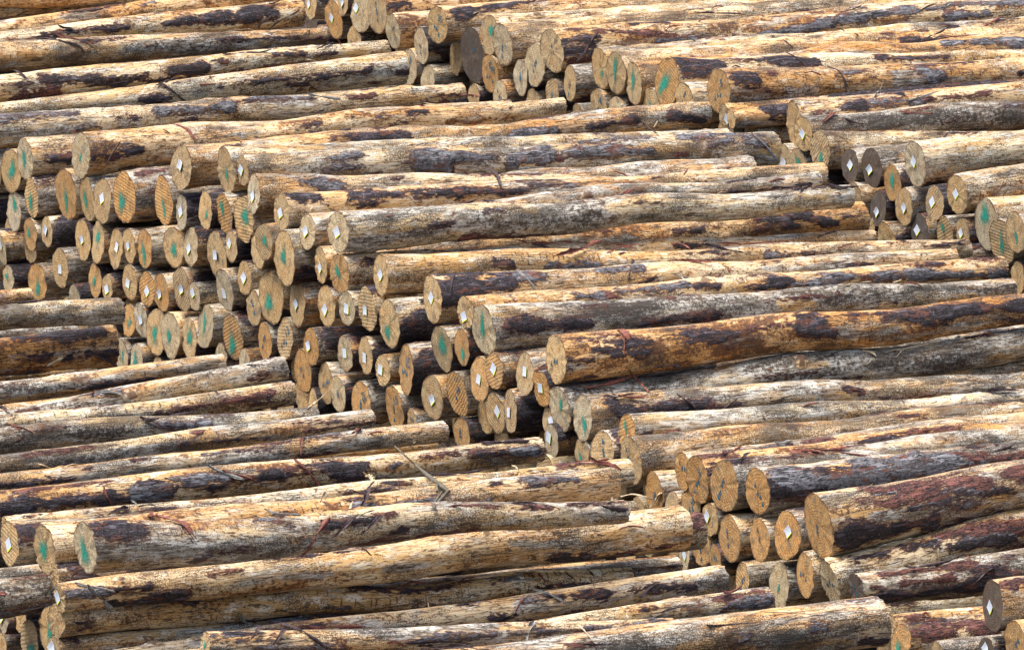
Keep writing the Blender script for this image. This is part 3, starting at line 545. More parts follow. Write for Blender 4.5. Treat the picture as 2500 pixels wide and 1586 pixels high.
["mid-sized bark-covered log, tan end with blue stamped triangles, middle pile","M","l","blue",None,-0.16,3.56,0.903,-0.039,-0.017,0.138,0.086,"",".05 .95 .4 .2",1,[[1.66,1.03,1.77,0.58,0.036,"b"],[2.21,0.87,3.2,0.51,0.049,"b"],[3.05,-0.44,3.2,-0.66,0.016,"b"],[1.66,1.37,1.77,1.47,0.013,"b"],[0.23,1.34,0.4,1.21,0.009,"r"],[0.05,1.16,0.12,1.13,0.009,"r"],[0.17,1.04,0.24,1.01,0.01,"b"],[0.29,0.75,0.56,0.55,0.029,"b"],[0.2,0.49,0.51,0.23,0.02,"b"],[0.32,0.12,0.52,0.07,0.02,"b"],[0.84,0.92,1.18,0.52,0.029,"b"],[0.86,0.48,1.1,0.31,0.02,"b"],[0.58,0.23,1.38,-0.14,0.059,"o"],[1.6,0.42,1.82,0.07,0.033,"b"],[1.38,0.2,2.72,-0.31,0.026,"o"]]],
["mid-sized grey weathered log, greyish end with green paint stroke, middle pile, lower centre, leftmost","M","l","green",None,-0.161,3.559,0.951,-0.332,-0.204,0.129,0.086,"g",".75 .25 .5 0",1,[[0.04,1.01,0.5,0.72,0.026,"w"],[1.64,0.75,2.8,-0.37,0.059,"w"],[1.6,0.6,1.78,0.45,0.023,"c"]]],
["mid-sized grey weathered log, greyish end with green paint stroke, middle pile, lower centre, rightmost","M","l","green",None,-0.16,3.56,1.251,-0.33,-0.403,0.136,0.055,"g",".7 .1 .7 0",1,[[0.22,0.43,0.78,0.33,0.026,"b"],[0.8,0.21,0.99,0.15,0.01,"b"],[0.16,0.85,0.21,0.24,0.039,"b"],[1.74,0.76,1.84,0.46,0.023,"b"]]],
["mid-sized grey weathered log, orange-tan end with green paint stroke, middle pile","M","l","green",None,-0.128,3.592,1.755,-0.327,-0.424,0.102,0.055,"o",".65 .25 .6 0",1,[]],
["mid-sized cream peeled log, tan end with blue stamped triangles, middle pile","M","l","blue",None,-0.192,3.528,1.934,-0.462,-0.41,0.14,0.055,"",".25 .5 .8 0",1,[]],
["mid-sized log, orange-tan end with blue stamped triangles, middle pile, lower right","M","l","blue",None,-0.16,3.56,2.165,-0.608,-0.608,0.12,0.105,"o",".2 .6 .3 0",0,[]],
["mid-sized grey weathered log, orange-tan end with blue stamped triangles, middle pile","M","l","blue",None,-0.151,3.569,2.501,-0.419,-0.32,0.11,0.055,"o",".5 .2 .8 0",1,[[0.26,1.03,0.54,0.96,0.02,"g"],[0.54,1.04,0.67,0.84,0.023,"g"],[0.81,1.07,0.94,0.96,0.02,"r"]]],
["mid-sized orange-stained log, orange-tan end with blue stamped number, middle pile","M","l","blue5",None,-0.175,3.545,2.731,-0.425,-0.327,0.138,0.055,"o",".1 .8 .3 0",1,[[0.02,1.51,0.2,1.27,0.02,"r"],[1.48,1.13,1.7,1.07,0.02,"r"],[1.08,0.99,1.28,0.89,0.018,"b"],[1.22,0.96,1.48,1.12,0.013,"r"]]],
["thick grey weathered log, orange-tan end with blue stamped triangles, middle pile","M","l","blue",None,-0.16,3.56,3.033,-0.403,-0.29,0.146,0.055,"o",".8 .6 .8 0",1,[[-0.15,1.42,0.13,1.29,0.02,"b"],[0.71,1.64,0.89,1.54,0.016,"r"],[0.42,1.45,0.6,1.33,0.01,"r"],[0.48,1.32,1.17,0.81,0.026,"o"]]],
["mid-sized bark-covered log, orange-tan end with blue stamped triangles, middle pile","M","l","blue",None,-0.16,3.56,3.434,-0.356,-0.276,0.132,0.055,"o",".9 .3 .8 0",1,[[1.1,1.05,1.44,0.57,0.016,"r"],[0.62,1.11,1.43,0.14,0.046,"g"],[0.08,0.7,0.56,0.0,0.052,"g"],[0.65,0.55,1.07,0.19,0.039,"g"],[0.21,0.29,1.21,-0.09,0.046,"g"],[0.0,0.33,0.57,-0.4,0.039,"b"],[1.36,0.28,1.71,0.19,0.033,"r"],[0.1,0.99,0.65,0.72,0.02,"b"]]],
["thick bark-covered log, orange-tan end with blue stamped triangles, middle pile","M","l","blue",None,-0.16,3.56,4.162,-0.418,-0.106,0.177,0.078,"o",".3 .45 .5 .3",1,[[0.28,1.44,0.93,0.8,0.029,"r"],[0.8,0.88,1.03,0.46,0.033,"r"],[1.15,0.77,1.28,0.75,0.039,"r"],[0.66,1.49,0.94,1.3,0.012,"r"],[0.29,1.37,0.68,0.77,0.039,"r"],[0.31,0.64,0.42,0.56,0.029,"r"],[0.45,0.69,1.03,0.32,0.02,"r"],[0.74,0.56,1.19,0.12,0.02,"b"],[0.06,-0.26,0.63,-0.39,0.046,"b"],[0.27,0.17,0.91,-0.2,0.033,"w"]]],
["mid-sized log, orange-tan end with white diamond tag, middle pile, bottom right","M","l","tag",[0.012,0.024],-0.16,3.56,3.792,-0.546,-0.546,0.141,0.124,"o","",0,[]],
["mid-sized log, greyish end with faint green smudge, middle pile","M","l","greens",None,-0.16,3.56,3.7,-0.857,-0.857,0.135,0.119,"g","",0,[]],
["mid-sized cream peeled log, orange-tan end with blue stamped triangles, middle pile","M","l","blue",None,-0.16,3.56,4.003,-0.735,-0.446,0.125,0.055,"o",".3 .5 .3 0",0,[]],
["mid-sized bark-patched log, greyish end with blue stamped triangles, middle pile","M","l","blue",None,-0.16,3.56,4.295,-0.72,-0.161,0.13,0.055,"g",".1 .45 .2 0",1,[[0.11,1.18,0.34,0.98,0.014,"b"],[0.68,1.06,1.21,0.27,0.033,"r"],[0.47,1.06,0.66,0.81,0.02,"b"],[0.72,0.4,1.14,-0.16,0.029,"b"]]],
["thin grey weathered log, dark grey end with blue stamped triangles, middle pile","M","l","blue",None,-0.16,3.56,4.595,-0.696,-0.719,0.09,0.177,"d",".8 .6 .5 .2",1,[[0.17,1.11,0.71,0.94,0.033,"r"],[0.25,0.34,0.55,0.28,0.023,"r"],[0.7,0.62,0.88,0.44,0.033,"b"],[0.07,0.32,0.14,0.06,0.02,"r"],[0.94,1.19,1.06,1.08,0.016,"b"],[0.11,-0.49,0.97,-0.19,0.052,"b"]]],
["mid-sized log, dark grey end with white diamond tag, middle pile","M","l","tag",[-0.029,-0.015],-0.16,3.56,6.117,-0.477,-0.477,0.144,0.126,"d",".4 .4 .6 0",0,[[0.02,1.1,0.16,1.08,0.026,"r"]]],
["mid-sized log, orange-tan end with blue stamped triangles, middle pile, bottom far right","M","l","blue",None,-0.16,3.56,6.358,-0.625,-0.625,0.117,0.103,"o",".2 .4 .4 0",0,[]],
["mid-sized log, orange-tan end with green paint stroke, middle pile, bottom far right","M","l","green",None,-0.172,3.548,5.133,-0.899,-0.899,0.114,0.1,"o",".2 .7 .3 0",1,[[0.05,1.61,0.43,1.24,0.014,"b"],[0.01,0.78,0.26,0.64,0.026,"r"],[0.39,0.64,0.5,0.52,0.039,"r"],[0.15,1.12,0.69,0.89,0.033,"r"]]],
["thin orange-stained log, tan end with no mark, middle pile","M","l","",None,-0.148,3.572,4.98,-0.833,-0.833,0.066,0.058,"",".2 .8 .3 0",0,[[-0.04,1.23,0.21,0.72,0.012,"r"]]],
["thin log, tan end with no mark, middle pile, bottom far right","M","l","",None,-0.16,3.56,5.52,-0.877,-0.877,0.077,0.068,"","",0,[]],
["thin log, dark grey end with white diamond tag, middle pile","M","l","tag",[-0.006,0.029],-0.16,3.56,6.054,-0.758,-0.758,0.088,0.078,"d","",0,[]],
["thin log, tan end with no mark, middle pile, lower right","M","l","",None,-0.16,3.56,2.387,-0.655,-0.655,0.088,0.077,"","",0,[]],
["mid-sized log, orange-tan end with blue stamped number, middle pile, lower right","M","l","blue5",None,-0.149,3.571,2.598,-0.608,-0.608,0.106,0.094,"o","",0,[]],
["thin log, tan end with white diamond tag, middle pile, lower right","M","l","tag",[-0.04,0.01],-0.16,3.56,2.871,-0.632,-0.632,0.098,0.087,"","",0,[]],
["mid-sized log, orange-tan end with blue stamped triangles, middle pile, bottom right, leftmost","M","l","blue",None,-0.16,3.56,3.098,-0.7,-0.7,0.141,0.124,"o","",0,[]],
["mid-sized log, orange-tan end with blue stamped triangles, middle pile, bottom right, rightmost","M","l","blue",None,-0.16,3.56,3.463,-0.637,-0.637,0.132,0.117,"o","",0,[]],
["mid-sized log, orange-tan end with blue stamped number, middle pile, bottom right","M","l","blue5",None,-0.155,3.565,2.745,-0.825,-0.825,0.112,0.099,"o","",0,[]],
["thin log, greyish end with white diamond tag, middle pile, bottom right","M","l","tag",[0.007,0.001],-0.16,3.56,2.549,-0.908,-0.908,0.094,0.083,"g","",0,[]],
["thin log, orange-tan end with blue stamped triangles, middle pile, bottom right","M","l","blue",None,-0.165,3.555,2.935,-0.869,-0.869,0.096,0.085,"o","",0,[]],
["mid-sized log, tan end with blue stamped triangles, middle pile, bottom right","M","l","blue",None,-0.16,3.56,3.259,-0.912,-0.912,0.105,0.093,"","",0,[]],
["mid-sized log, tan end with green paint stroke, middle pile, upper far left, second","M","l","green",None,-0.16,3.56,-6.966,-0.313,-0.313,0.14,0.123,"","",0,[]],
["thick log, orange-tan end with green paint stroke, middle pile, upper far left, leftmost","M","l","green",None,-0.16,3.56,-6.376,-0.192,-0.192,0.177,0.156,"o","",0,[]],
["mid-sized log, tan end with green paint stroke, middle pile, upper far left, third","M","l","green",None,-0.155,3.565,-6.036,-0.176,-0.176,0.145,0.127,"","",0,[]],
["thick log, tan end with white diamond tag, middle pile, upper far left","M","l","tag",[0.0,0.017],-0.166,3.554,-5.762,-0.144,-0.144,0.151,0.133,"","",0,[]],
["thick log, orange-tan end with green paint stroke, middle pile, upper far left, second","M","l","green",None,-0.16,3.56,-5.413,-0.061,-0.061,0.176,0.154,"o","",1,[[0.08,1.13,0.33,1.34,0.02,"r"]]],
["thick log, orange-tan end with green paint stroke, middle pile, upper far left, rightmost","M","l","green",None,-0.16,3.56,-4.781,0.015,0.015,0.167,0.147,"o","",0,[]],
["mid-sized log, greyish end with white diamond tag, middle pile, upper far left, second","M","l","tag",[-0.008,0.002],-0.16,3.56,-4.501,-0.019,-0.019,0.109,0.096,"g","",0,[]],
["mid-sized log, tan end with green paint stroke, middle pile, upper left","M","l","green",None,-0.149,3.571,-4.146,0.055,0.055,0.126,0.111,"","",0,[]],
["thick log, orange-tan end with green paint stroke, middle pile, upper left","M","l","green",None,-0.13,3.59,-3.894,0.073,0.073,0.145,0.128,"o","",0,[]],
["mid-sized log, tan end with green paint spot, middle pile, upper left, leftmost","M","l","greendot",None,-0.162,3.558,-3.519,0.101,0.101,0.142,0.125,"","",1,[]],
["mid-sized log, greyish end with green paint spot, middle pile","M","l","greendot",None,-0.16,3.56,-7.274,-0.46,-0.46,0.137,0.12,"g","",0,[]],
["mid-sized log, orange-tan end with green paint stroke, middle pile, upper far left, leftmost","M","l","green",None,-0.16,3.56,-6.992,-0.571,-0.571,0.116,0.102,"o","",0,[]],
["mid-sized log, tan end with white diamond tag, middle pile, upper far left, leftmost","M","l","tag",[-0.013,0.005],-0.16,3.56,-6.712,-0.51,-0.51,0.106,0.094,"","",0,[]],
["mid-sized log, greyish end with white diamond tag, middle pile, upper far left, leftmost","M","l","tag",[0.019,0.018],-0.16,3.56,-7.515,-0.751,-0.751,0.123,0.108,"g","",0,[]],
["mid-sized log, tan end with white diamond tag, middle pile, upper far left, second","M","l","tag",[-0.009,-0.001],-0.158,3.562,-6.115,-0.468,-0.468,0.142,0.125,"","",0,[]],
["mid-sized log, tan end with green paint stroke, middle pile, upper far left, fourth","M","l","green",None,-0.162,3.558,-5.853,-0.438,-0.438,0.143,0.126,"","",0,[]],
["mid-sized log, tan end with upright white tag, middle pile, upper far left","M","l","rtag",[0.021,0.014],-0.158,3.562,-5.565,-0.439,-0.439,0.131,0.115,"","",0,[]],
["mid-sized log, tan end with white diamond tag, middle pile, upper far left, rightmost","M","l","tag",[-0.014,-0.002],-0.162,3.558,-5.338,-0.38,-0.38,0.122,0.107,"","",0,[]],
["mid-sized log, orange-tan end with green paint stroke, middle pile, upper far left, rightmost","M","l","green",None,-0.16,3.56,-5.093,-0.357,-0.357,0.136,0.119,"o","",0,[]],
["mid-sized log, tan end with green paint stroke, middle pile, upper far left, rightmost","M","l","green",None,-0.16,3.56,-4.621,-0.268,-0.268,0.134,0.118,"","",0,[]],
["mid-sized log, greyish end with white diamond tag, middle pile, upper far left, rightmost","M","l","tag",[-0.022,-0.018],-0.16,3.56,-4.356,-0.224,-0.224,0.13,0.115,"g","",0,[]],
["thick log, tan end with upright white tag, middle pile","M","l","rtag",[-0.008,-0.001],-0.144,3.576,-3.98,-0.217,-0.217,0.151,0.132,"","",0,[]],
["thin log, tan end with white diamond tag, middle pile, upper left","M","l","tag",[-0.025,0.014],-0.16,3.56,-3.725,-0.113,-0.113,0.098,0.086,"","",0,[]],
["mid-sized log, tan end with upright white tag, middle pile, middle far left, leftmost","M","l","rtag",[0.005,-0.01],-0.16,3.56,-6.491,-0.723,-0.723,0.139,0.122,"","",0,[]],
["thin log, greyish end with green paint stroke, middle pile, middle far left","M","l","green",None,-0.16,3.56,-7.391,-0.957,-0.957,0.096,0.085,"g","",0,[]],
["mid-sized log, orange-tan end with green paint stroke, middle pile, middle far left, leftmost","M","l","green",None,-0.16,3.56,-6.881,-0.885,-0.885,0.129,0.113,"o","",0,[]],
["mid-sized log, orange-tan end with green paint stroke, middle pile, middle far left, second","M","l","green",None,-0.16,3.56,-5.912,-0.714,-0.714,0.109,0.096,"o","",0,[]],
["thin log, tan end with white diamond tag, middle pile, middle far left","M","l","tag",[-0.0,-0.015],-0.16,3.56,-5.709,-0.723,-0.723,0.087,0.076,"","",0,[]],
["mid-sized log, tan end with upright white tag, middle pile, middle far left, rightmost","M","l","rtag",[-0.023,-0.011],-0.16,3.56,-5.338,-0.627,-0.627,0.118,0.104,"","",0,[]],
["mid-sized log, orange-tan end with white diamond tag, middle pile, middle far left, leftmost","M","l","tag",[0.005,-0.017],-0.16,3.56,-5.057,-0.623,-0.623,0.118,0.104,"o","",0,[]],
["mid-sized log, orange-tan end with white diamond tag, middle pile, middle far left, rightmost","M","l","tag",[-0.026,-0.015],-0.16,3.56,-4.828,-0.61,-0.61,0.128,0.113,"o","",0,[]],
["mid-sized log, tan end with white diamond tag, middle pile, middle far left","M","l","tag",[-0.012,-0.002],-0.153,3.567,-4.509,-0.534,-0.534,0.141,0.124,"","",0,[]],
["thin log, greyish end with white diamond tag, middle pile, middle far left","M","l","tag",[-0.02,0.022],-0.167,3.553,-4.289,-0.546,-0.546,0.095,0.084,"g","",0,[]],
["mid-sized log, greyish end with upright white tag, middle pile, middle left, leftmost","M","l","rtag",[-0.012,-0.03],-0.176,3.544,-3.794,-0.41,-0.41,0.138,0.122,"g","",0,[]],
["mid-sized log, tan end with white diamond tag, middle pile, middle left, leftmost","M","l","tag",[-0.005,0.003],-0.16,3.56,-3.517,-0.294,-0.294,0.108,0.095,"","",0,[]],
["thin log, greyish end with no mark, middle pile","M","l","",None,-0.16,3.56,-6.264,-0.884,-0.884,0.08,0.071,"g","",0,[]],
["mid-sized log, orange-tan end with green paint stroke, middle pile, middle far left, rightmost","M","l","green",None,-0.147,3.573,-5.39,-0.897,-0.897,0.115,0.101,"o","",0,[]],
["mid-sized log, greyish end with upright white tag, middle pile, middle far left","M","l","rtag",[0.005,0.008],-0.153,3.567,-5.176,-0.859,-0.859,0.118,0.104,"g","",0,[]],
["thick log, tan end with green paint stroke, middle pile, middle far left","M","l","green",None,-0.156,3.564,-4.927,-0.89,-0.89,0.152,0.134,"","",0,[]],
["thick log, greyish end with green paint stroke, middle pile","M","l","green",None,-0.178,3.542,-4.648,-0.863,-0.863,0.15,0.132,"g","",0,[]],
["mid-sized log, tan end with green paint spot, middle pile, middle far left","M","l","greendot",None,-0.164,3.556,-4.38,-0.835,-0.835,0.139,0.122,"","",0,[]],
["mid-sized log, greyish end with green paint stroke, middle pile, middle left","M","l","green",None,-0.16,3.56,-4.134,-0.718,-0.718,0.142,0.125,"g","",0,[]],
["thick log, orange-tan end with green paint stroke, middle pile, middle left","M","l","green",None,-0.16,3.56,-3.709,-0.711,-0.711,0.151,0.133,"o","",0,[]],
["mid-sized log, tan end with blue stamped triangles, middle pile, middle left, leftmost","M","l","blue",None,-0.16,3.56,-3.377,-0.461,-0.461,0.114,0.101,"","",0,[]],
["mid-sized log, tan end with green paint spot, middle pile, upper left, rightmost","M","l","greendot",None,-0.24,3.48,-3.043,0.033,0.033,0.116,0.102,"","",0,[]],
["mid-sized log, tan end with no mark, middle pile","M","l","",None,-0.192,3.528,-3.241,-0.062,-0.062,0.121,0.106,"","",0,[]],
["thick log, tan end with green paint spot, middle pile, upper left","M","l","greendot",None,-0.223,3.497,-2.779,-0.026,-0.026,0.175,0.154,"","",0,[]],
["thick log, tan end with green paint stroke, middle pile, middle left","M","l","green",None,-0.16,3.56,-3.118,-0.346,-0.346,0.169,0.149,"","",0,[]],
["thick log, tan end with white diamond tag, middle pile, middle left","M","l","tag",[-0.016,-0.006],-0.16,3.56,-2.724,-0.327,-0.327,0.147,0.13,"","",0,[]],
["mid-sized log, tan end with white diamond tag, middle pile, middle left, rightmost","M","l","tag",[-0.016,-0.024],-0.16,3.56,-2.287,-0.266,-0.266,0.126,0.111,"","",0,[]],
["mid-sized log, greyish end with upright white tag, middle pile, middle left, rightmost","M","l","rtag",[0.003,-0.003],-0.16,3.56,-1.992,-0.225,-0.225,0.112,0.098,"g","",0,[]],
["mid-sized log, tan end with upright white tag, middle pile, middle left, rightmost","M","l","rtag",[-0.019,-0.014],-0.16,3.56,-1.698,-0.178,-0.178,0.128,0.113,"","",0,[]],
["thick log, tan end with green paint spot, middle pile, middle left","M","l","greendot",None,-0.171,3.549,-1.361,-0.21,-0.21,0.15,0.132,"","",1,[]],
["mid-sized log, tan end with blue stamped number, middle pile","M","l","blue13",None,-0.16,3.56,-2.908,-0.58,-0.58,0.134,0.118,"","",0,[]],
["mid-sized log, orange-tan end with blue stamped triangles, middle pile, middle left, leftmost","M","l","blue",None,-0.16,3.56,-3.212,-0.649,-0.649,0.121,0.107,"o","",0,[]],
["mid-sized log, orange-tan end with white diamond tag, middle pile, middle left","M","l","tag",[-0.032,0.001],-0.168,3.552,-2.503,-0.562,-0.562,0.122,0.107,"o","",0,[[0.04,1.18,0.33,0.87,0.039,"w"]]],
["mid-sized log, orange-tan end with blue stamped triangles, middle pile, middle left, rightmost","M","l","blue",None,-0.152,3.568,-2.66,-0.749,-0.749,0.141,0.124,"o","",0,[]],
["mid-sized log, greyish end with upright white tag, middle pile, middle left, second","M","l","rtag",[0.003,0.001],-0.16,3.56,-2.025,-0.52,-0.52,0.115,0.101,"g","",0,[]],
["mid-sized log, tan end with upright white tag, middle pile, middle left, leftmost","M","l","rtag",[-0.008,-0.015],-0.16,3.56,-1.727,-0.484,-0.484,0.123,0.108,"","",0,[]],
["thin log, tan end with upright white tag, middle pile","M","l","rtag",[-0.023,-0.001],-0.16,3.56,-1.477,-0.532,-0.532,0.097,0.086,"","",0,[]],
["thick log, orange-tan end with blue stamped number, middle pile","M","l","big15",None,-0.16,3.56,-1.149,-0.468,-0.468,0.158,0.139,"o","",0,[]],
["mid-sized log, tan end with blue stamped triangles, middle pile, middle left, rightmost","M","l","blue",None,-0.147,3.573,-2.326,-0.769,-0.769,0.13,0.114,"","",0,[]],
["mid-sized log, greyish end with blue paint spot, middle pile","M","l","bluedot",None,-0.173,3.547,-2.1,-0.792,-0.792,0.116,0.102,"g","",0,[]],
["thin log, tan end with no mark, middle pile, lower left","M","l","",None,-0.16,3.56,-2.499,-0.935,-0.935,0.096,0.084,"","",0,[]],
["mid-sized log, orange-tan end with blue stamped number, middle pile, lower left, leftmost","M","l","blue15",None,-0.16,3.56,-1.783,-0.794,-0.794,0.135,0.119,"o","",0,[]],
["mid-sized log, orange-tan end with blue stamped number, middle pile, lower left, rightmost","M","l","blue15",None,-0.16,3.56,-1.313,-0.739,-0.739,0.137,0.121,"o","",0,[]],
["thin log, tan end with blue stamped triangles, middle pile","M","l","blue",None,-0.16,3.56,-1.063,-0.788,-0.788,0.087,0.076,"","",0,[]],
["mid-sized log, tan end with white diamond tag, middle pile, lower centre, leftmost","M","l","tag",[-0.0,-0.014],-0.16,3.56,-0.776,-0.579,-0.579,0.138,0.121,"","",0,[]],
["mid-sized log, orange-tan end with blue stamped triangles, middle pile, lower centre","M","l","blue",None,-0.16,3.56,-0.426,-0.491,-0.491,0.14,0.123,"o","",0,[]],
["mid-sized log, tan end with green paint spot, middle pile, middle centre","M","l","greendot",None,-0.16,3.56,-0.64,-0.244,-0.244,0.139,0.122,"","",0,[]],
["mid-sized log, orange-tan end with green paint spot, middle pile","M","l","greendot",None,-0.16,3.56,-0.366,-0.182,-0.182,0.113,0.1,"o","",0,[]],
["mid-sized log, orange-tan end with upright white tag, middle pile, middle centre, leftmost","M","l","rtag",[-0.009,-0.005],-0.156,3.564,-0.128,-0.344,-0.344,0.141,0.124,"o","",0,[]],
["mid-sized log, orange-tan end with upright white tag, middle pile, middle centre, second","M","l","rtag",[-0.007,0.015],-0.165,3.555,0.089,-0.257,-0.257,0.111,0.098,"o","",0,[]],
["thin log, orange-tan end with blue stamped triangles, middle pile, lower centre","M","l","blue",None,-0.16,3.56,-0.367,-0.74,-0.74,0.099,0.087,"o","",0,[[-0.21,0.01,0.3,-0.1,0.009,"b"]]],
["mid-sized log, tan end with white diamond tag, middle pile, lower centre, rightmost","M","l","tag",[0.033,0.016],-0.151,3.569,0.072,-0.522,-0.522,0.131,0.115,"","",0,[]],
["mid-sized log, tan end with upright white tag, middle pile, lower centre","M","l","rtag",[-0.014,-0.009],-0.169,3.551,0.308,-0.466,-0.466,0.13,0.115,"","",0,[]],
["mid-sized log, tan end with upright white tag, middle pile, middle centre","M","l","rtag",[0.003,0.017],-0.159,3.561,0.487,-0.203,-0.203,0.13,0.114,"","",0,[]],
["mid-sized log, orange-tan end with upright white tag, middle pile, middle centre, rightmost","M","l","rtag",[-0.0,0.003],-0.161,3.559,0.701,-0.253,-0.253,0.107,0.094,"o","",1,[[3.0,1.12,3.33,0.89,0.016,"g"]]],
["thin log, tan end with white diamond tag, middle pile, lower centre","M","l","tag",[0.028,0.005],-0.131,3.589,0.759,-0.446,-0.446,0.084,0.074,"","",0,[]],
["thin log, greyish end with upright white tag, middle pile","M","l","rtag",[-0.031,0.011],-0.189,3.531,0.901,-0.536,-0.536,0.097,0.085,"g","",0,[]],
["mid-sized log, tan end with green paint stroke, middle pile, lower centre","M","l","green",None,-0.16,3.56,1.245,-0.556,-0.556,0.108,0.095,"","",0,[]],
["mid-sized log, tan end with blue stamped triangles, middle pile, lower centre","M","l","blue",None,-0.16,3.56,1.502,-0.495,-0.495,0.126,0.111,"","",0,[]],
["mid-sized log, greyish end with green paint stroke, middle pile, middle far left, leftmost","M","l","green",None,-0.16,3.56,-5.481,-1.155,-1.155,0.115,0.101,"g","",0,[]],
["mid-sized log, greyish end with green paint stroke, middle pile, middle far left, rightmost","M","l","green",None,-0.16,3.56,-5.227,-1.129,-1.129,0.106,0.093,"g","",0,[]],
["thin log, greyish end with green paint stroke, middle pile, middle left, leftmost","M","l","green",None,-0.16,3.56,-3.887,-0.89,-0.89,0.097,0.085,"g","",0,[]],
["thin log, greyish end with green paint stroke, middle pile, middle left, rightmost","M","l","green",None,-0.16,3.56,-3.53,-0.851,-0.851,0.091,0.08,"g","",0,[]],
["thin log, tan end with no mark, middle pile, middle far left","M","l","",None,-0.16,3.56,-4.898,-1.121,-1.121,0.071,0.063,"","",0,[]],
["thin orange-stained log, front pile, middle far left","L","r","",None,-5.48,-1.76,-3.311,-0.223,-0.24,0.083,0.06,"",".1 .7 .3 0",0,[]],
["thin grey weathered log, front pile, middle far left, rightmost","L","r","",None,-5.48,-1.76,-1.925,0.028,-0.09,0.055,0.087,"",".6 .1 .9 0",1,[]],
["thin grey weathered log, front pile, middle far left, leftmost","L","r","",None,-5.48,-1.76,-2.614,-0.116,-0.346,0.055,0.055,"",".8 .4 .4 0",0,[]],
["mid-sized orange-stained log, front pile","L","r","",None,-5.48,-1.76,-2.061,-0.333,-0.338,0.055,0.126,"",".05 1 .3 .1",1,[[3.04,1.25,3.64,1.12,0.033,"b"],[3.13,-0.02,3.26,-0.12,0.018,"b"],[3.38,-0.14,3.5,-0.11,0.014,"b"]]],
["thin cream peeled log, front pile, middle far left","L","r","",None,-5.48,-1.76,-2.304,-0.502,-0.528,0.057,0.055,"",".1 .5 .3 0",0,[]],
["thin grey weathered log, front pile, middle left, leftmost","L","r","",None,-5.48,-1.76,-0.405,-0.293,-0.148,0.096,0.055,"",".6 .15 .3 .5",1,[[2.23,0.74,3.15,-0.9,0.02,"w"]]],
["thin cream peeled log, front pile, lower far left","L","r","",None,-5.48,-1.76,-1.314,-0.548,-0.522,0.072,0.055,"",".1 .4 .2 .3",0,[]],
["thin grey weathered log, front pile, middle left, rightmost","L","r","",None,-5.474,-1.754,0.47,-0.354,-0.023,0.055,0.075,"",".6 .15 .3 0",1,[[3.52,1.18,3.71,0.31,0.039,"w"],[2.4,1.22,2.64,0.91,0.014,"g"],[2.07,1.12,2.67,-0.35,0.026,"w"]]],
["thin cream peeled log, front pile, lower left","L","r","",None,-5.486,-1.766,0.589,-0.231,-0.152,0.055,0.071,"",".2 .25 .3 .6",1,[[2.7,1.47,3.46,0.87,0.026,"w"]]],
["thin grey weathered log, front pile, lower left, leftmost","L","r","",None,-5.48,-1.76,0.91,-0.165,-0.24,0.088,0.062,"",".75 .15 .7 0",1,[[1.72,0.19,2.47,0.21,0.033,"w"],[2.64,0.49,2.96,0.25,0.029,"g"]]],
["thin grey weathered log, front pile, lower left, rightmost","L","r","",None,-5.48,-1.76,1.651,-0.201,-0.125,0.063,0.068,"",".65 .3 .7 .3",1,[[1.35,0.9,2.48,-0.21,0.026,"w"]]],
["thin grey weathered log, front pile, lower centre","L","r","",None,-5.48,-1.76,2.609,-0.062,-0.01,0.055,0.063,"",".5 .2 .5 0",1,[[3.11,-0.01,3.31,-0.06,0.026,"w"]]],
["thin cream peeled log, front pile, lower centre","L","r","",None,-5.48,-1.76,2.47,-0.113,-0.121,0.055,0.055,"",".1 .3 .3 0",0,[]],
["thin orange-stained log, front pile, lower centre","L","r","",None,-5.48,-1.76,3.815,0.092,0.113,0.109,0.073,"",".1 .75 .4 .3",1,[[2.23,0.76,2.57,0.41,0.033,"b"],[2.39,0.07,2.55,-0.13,0.026,"b"],[1.97,0.41,2.08,0.36,0.026,"b"],[2.1,0.48,2.22,0.54,0.02,"r"],[2.97,0.7,3.16,0.78,0.02,"r"],[3.28,0.52,3.51,0.3,0.023,"b"],[3.51,0.3,3.65,0.12,0.033,"g"],[1.43,0.69,1.74,0.47,0.033,"g"],[1.23,0.51,1.37,0.42,0.02,"b"],[0.4,0.37,0.53,0.18,0.036,"b"],[0.54,0.46,1.03,0.08,0.033,"b"],[1.03,0.08,1.21,-0.11,0.023,"b"],[1.22,0.12,1.36,-0.04,0.046,"g"],[1.44,0.25,1.73,-0.06,0.02,"b"]]],
["thin cream peeled log, front pile, lower right","L","r","",None,-5.458,-1.738,4.847,0.239,0.174,0.055,0.074,"",".1 .35 .3 0",1,[[3.31,1.56,3.56,1.01,0.023,"r"],[2.98,0.9,3.11,0.72,0.008,"r"]]],
["mid-sized grey weathered log, greyish end with green paint stroke, front pile","L","l","green",None,-5.48,-2.339,5.951,0.354,0.232,0.129,0.058,"g",".55 .5 .5 .3",1,[[0.01,0.88,0.28,0.87,0.036,"b"],[0.04,1.12,0.21,1.51,0.026,"b"],[0.23,0.49,0.92,-0.3,0.039,"w"],[1.33,0.57,1.62,0.53,0.023,"b"],[1.62,0.66,1.75,0.72,0.016,"r"],[0.97,1.48,1.13,0.88,0.02,"g"],[0.92,-0.08,1.5,-0.96,0.039,"w"]]],
["mid-sized cream peeled log, tan end with white diamond tag, front pile","L","l","tag",[-0.0,-0.006],-5.498,-1.778,4.995,0.185,-0.008,0.116,0.055,"",".3 .6 .3 0",0,[[0.01,0.73,0.14,0.68,0.036,"b"]]],
["mid-sized cream peeled log, tan end with green paint spot, front pile","L","l","greendot",None,-5.474,-2.123,5.407,0.233,0.262,0.129,0.087,"",".15 .5 .4 .3",1,[[2.78,1.0,3.08,0.68,0.023,"g"],[1.78,0.67,2.25,0.3,0.026,"g"],[1.73,1.16,1.83,1.2,0.01,"b"]]],
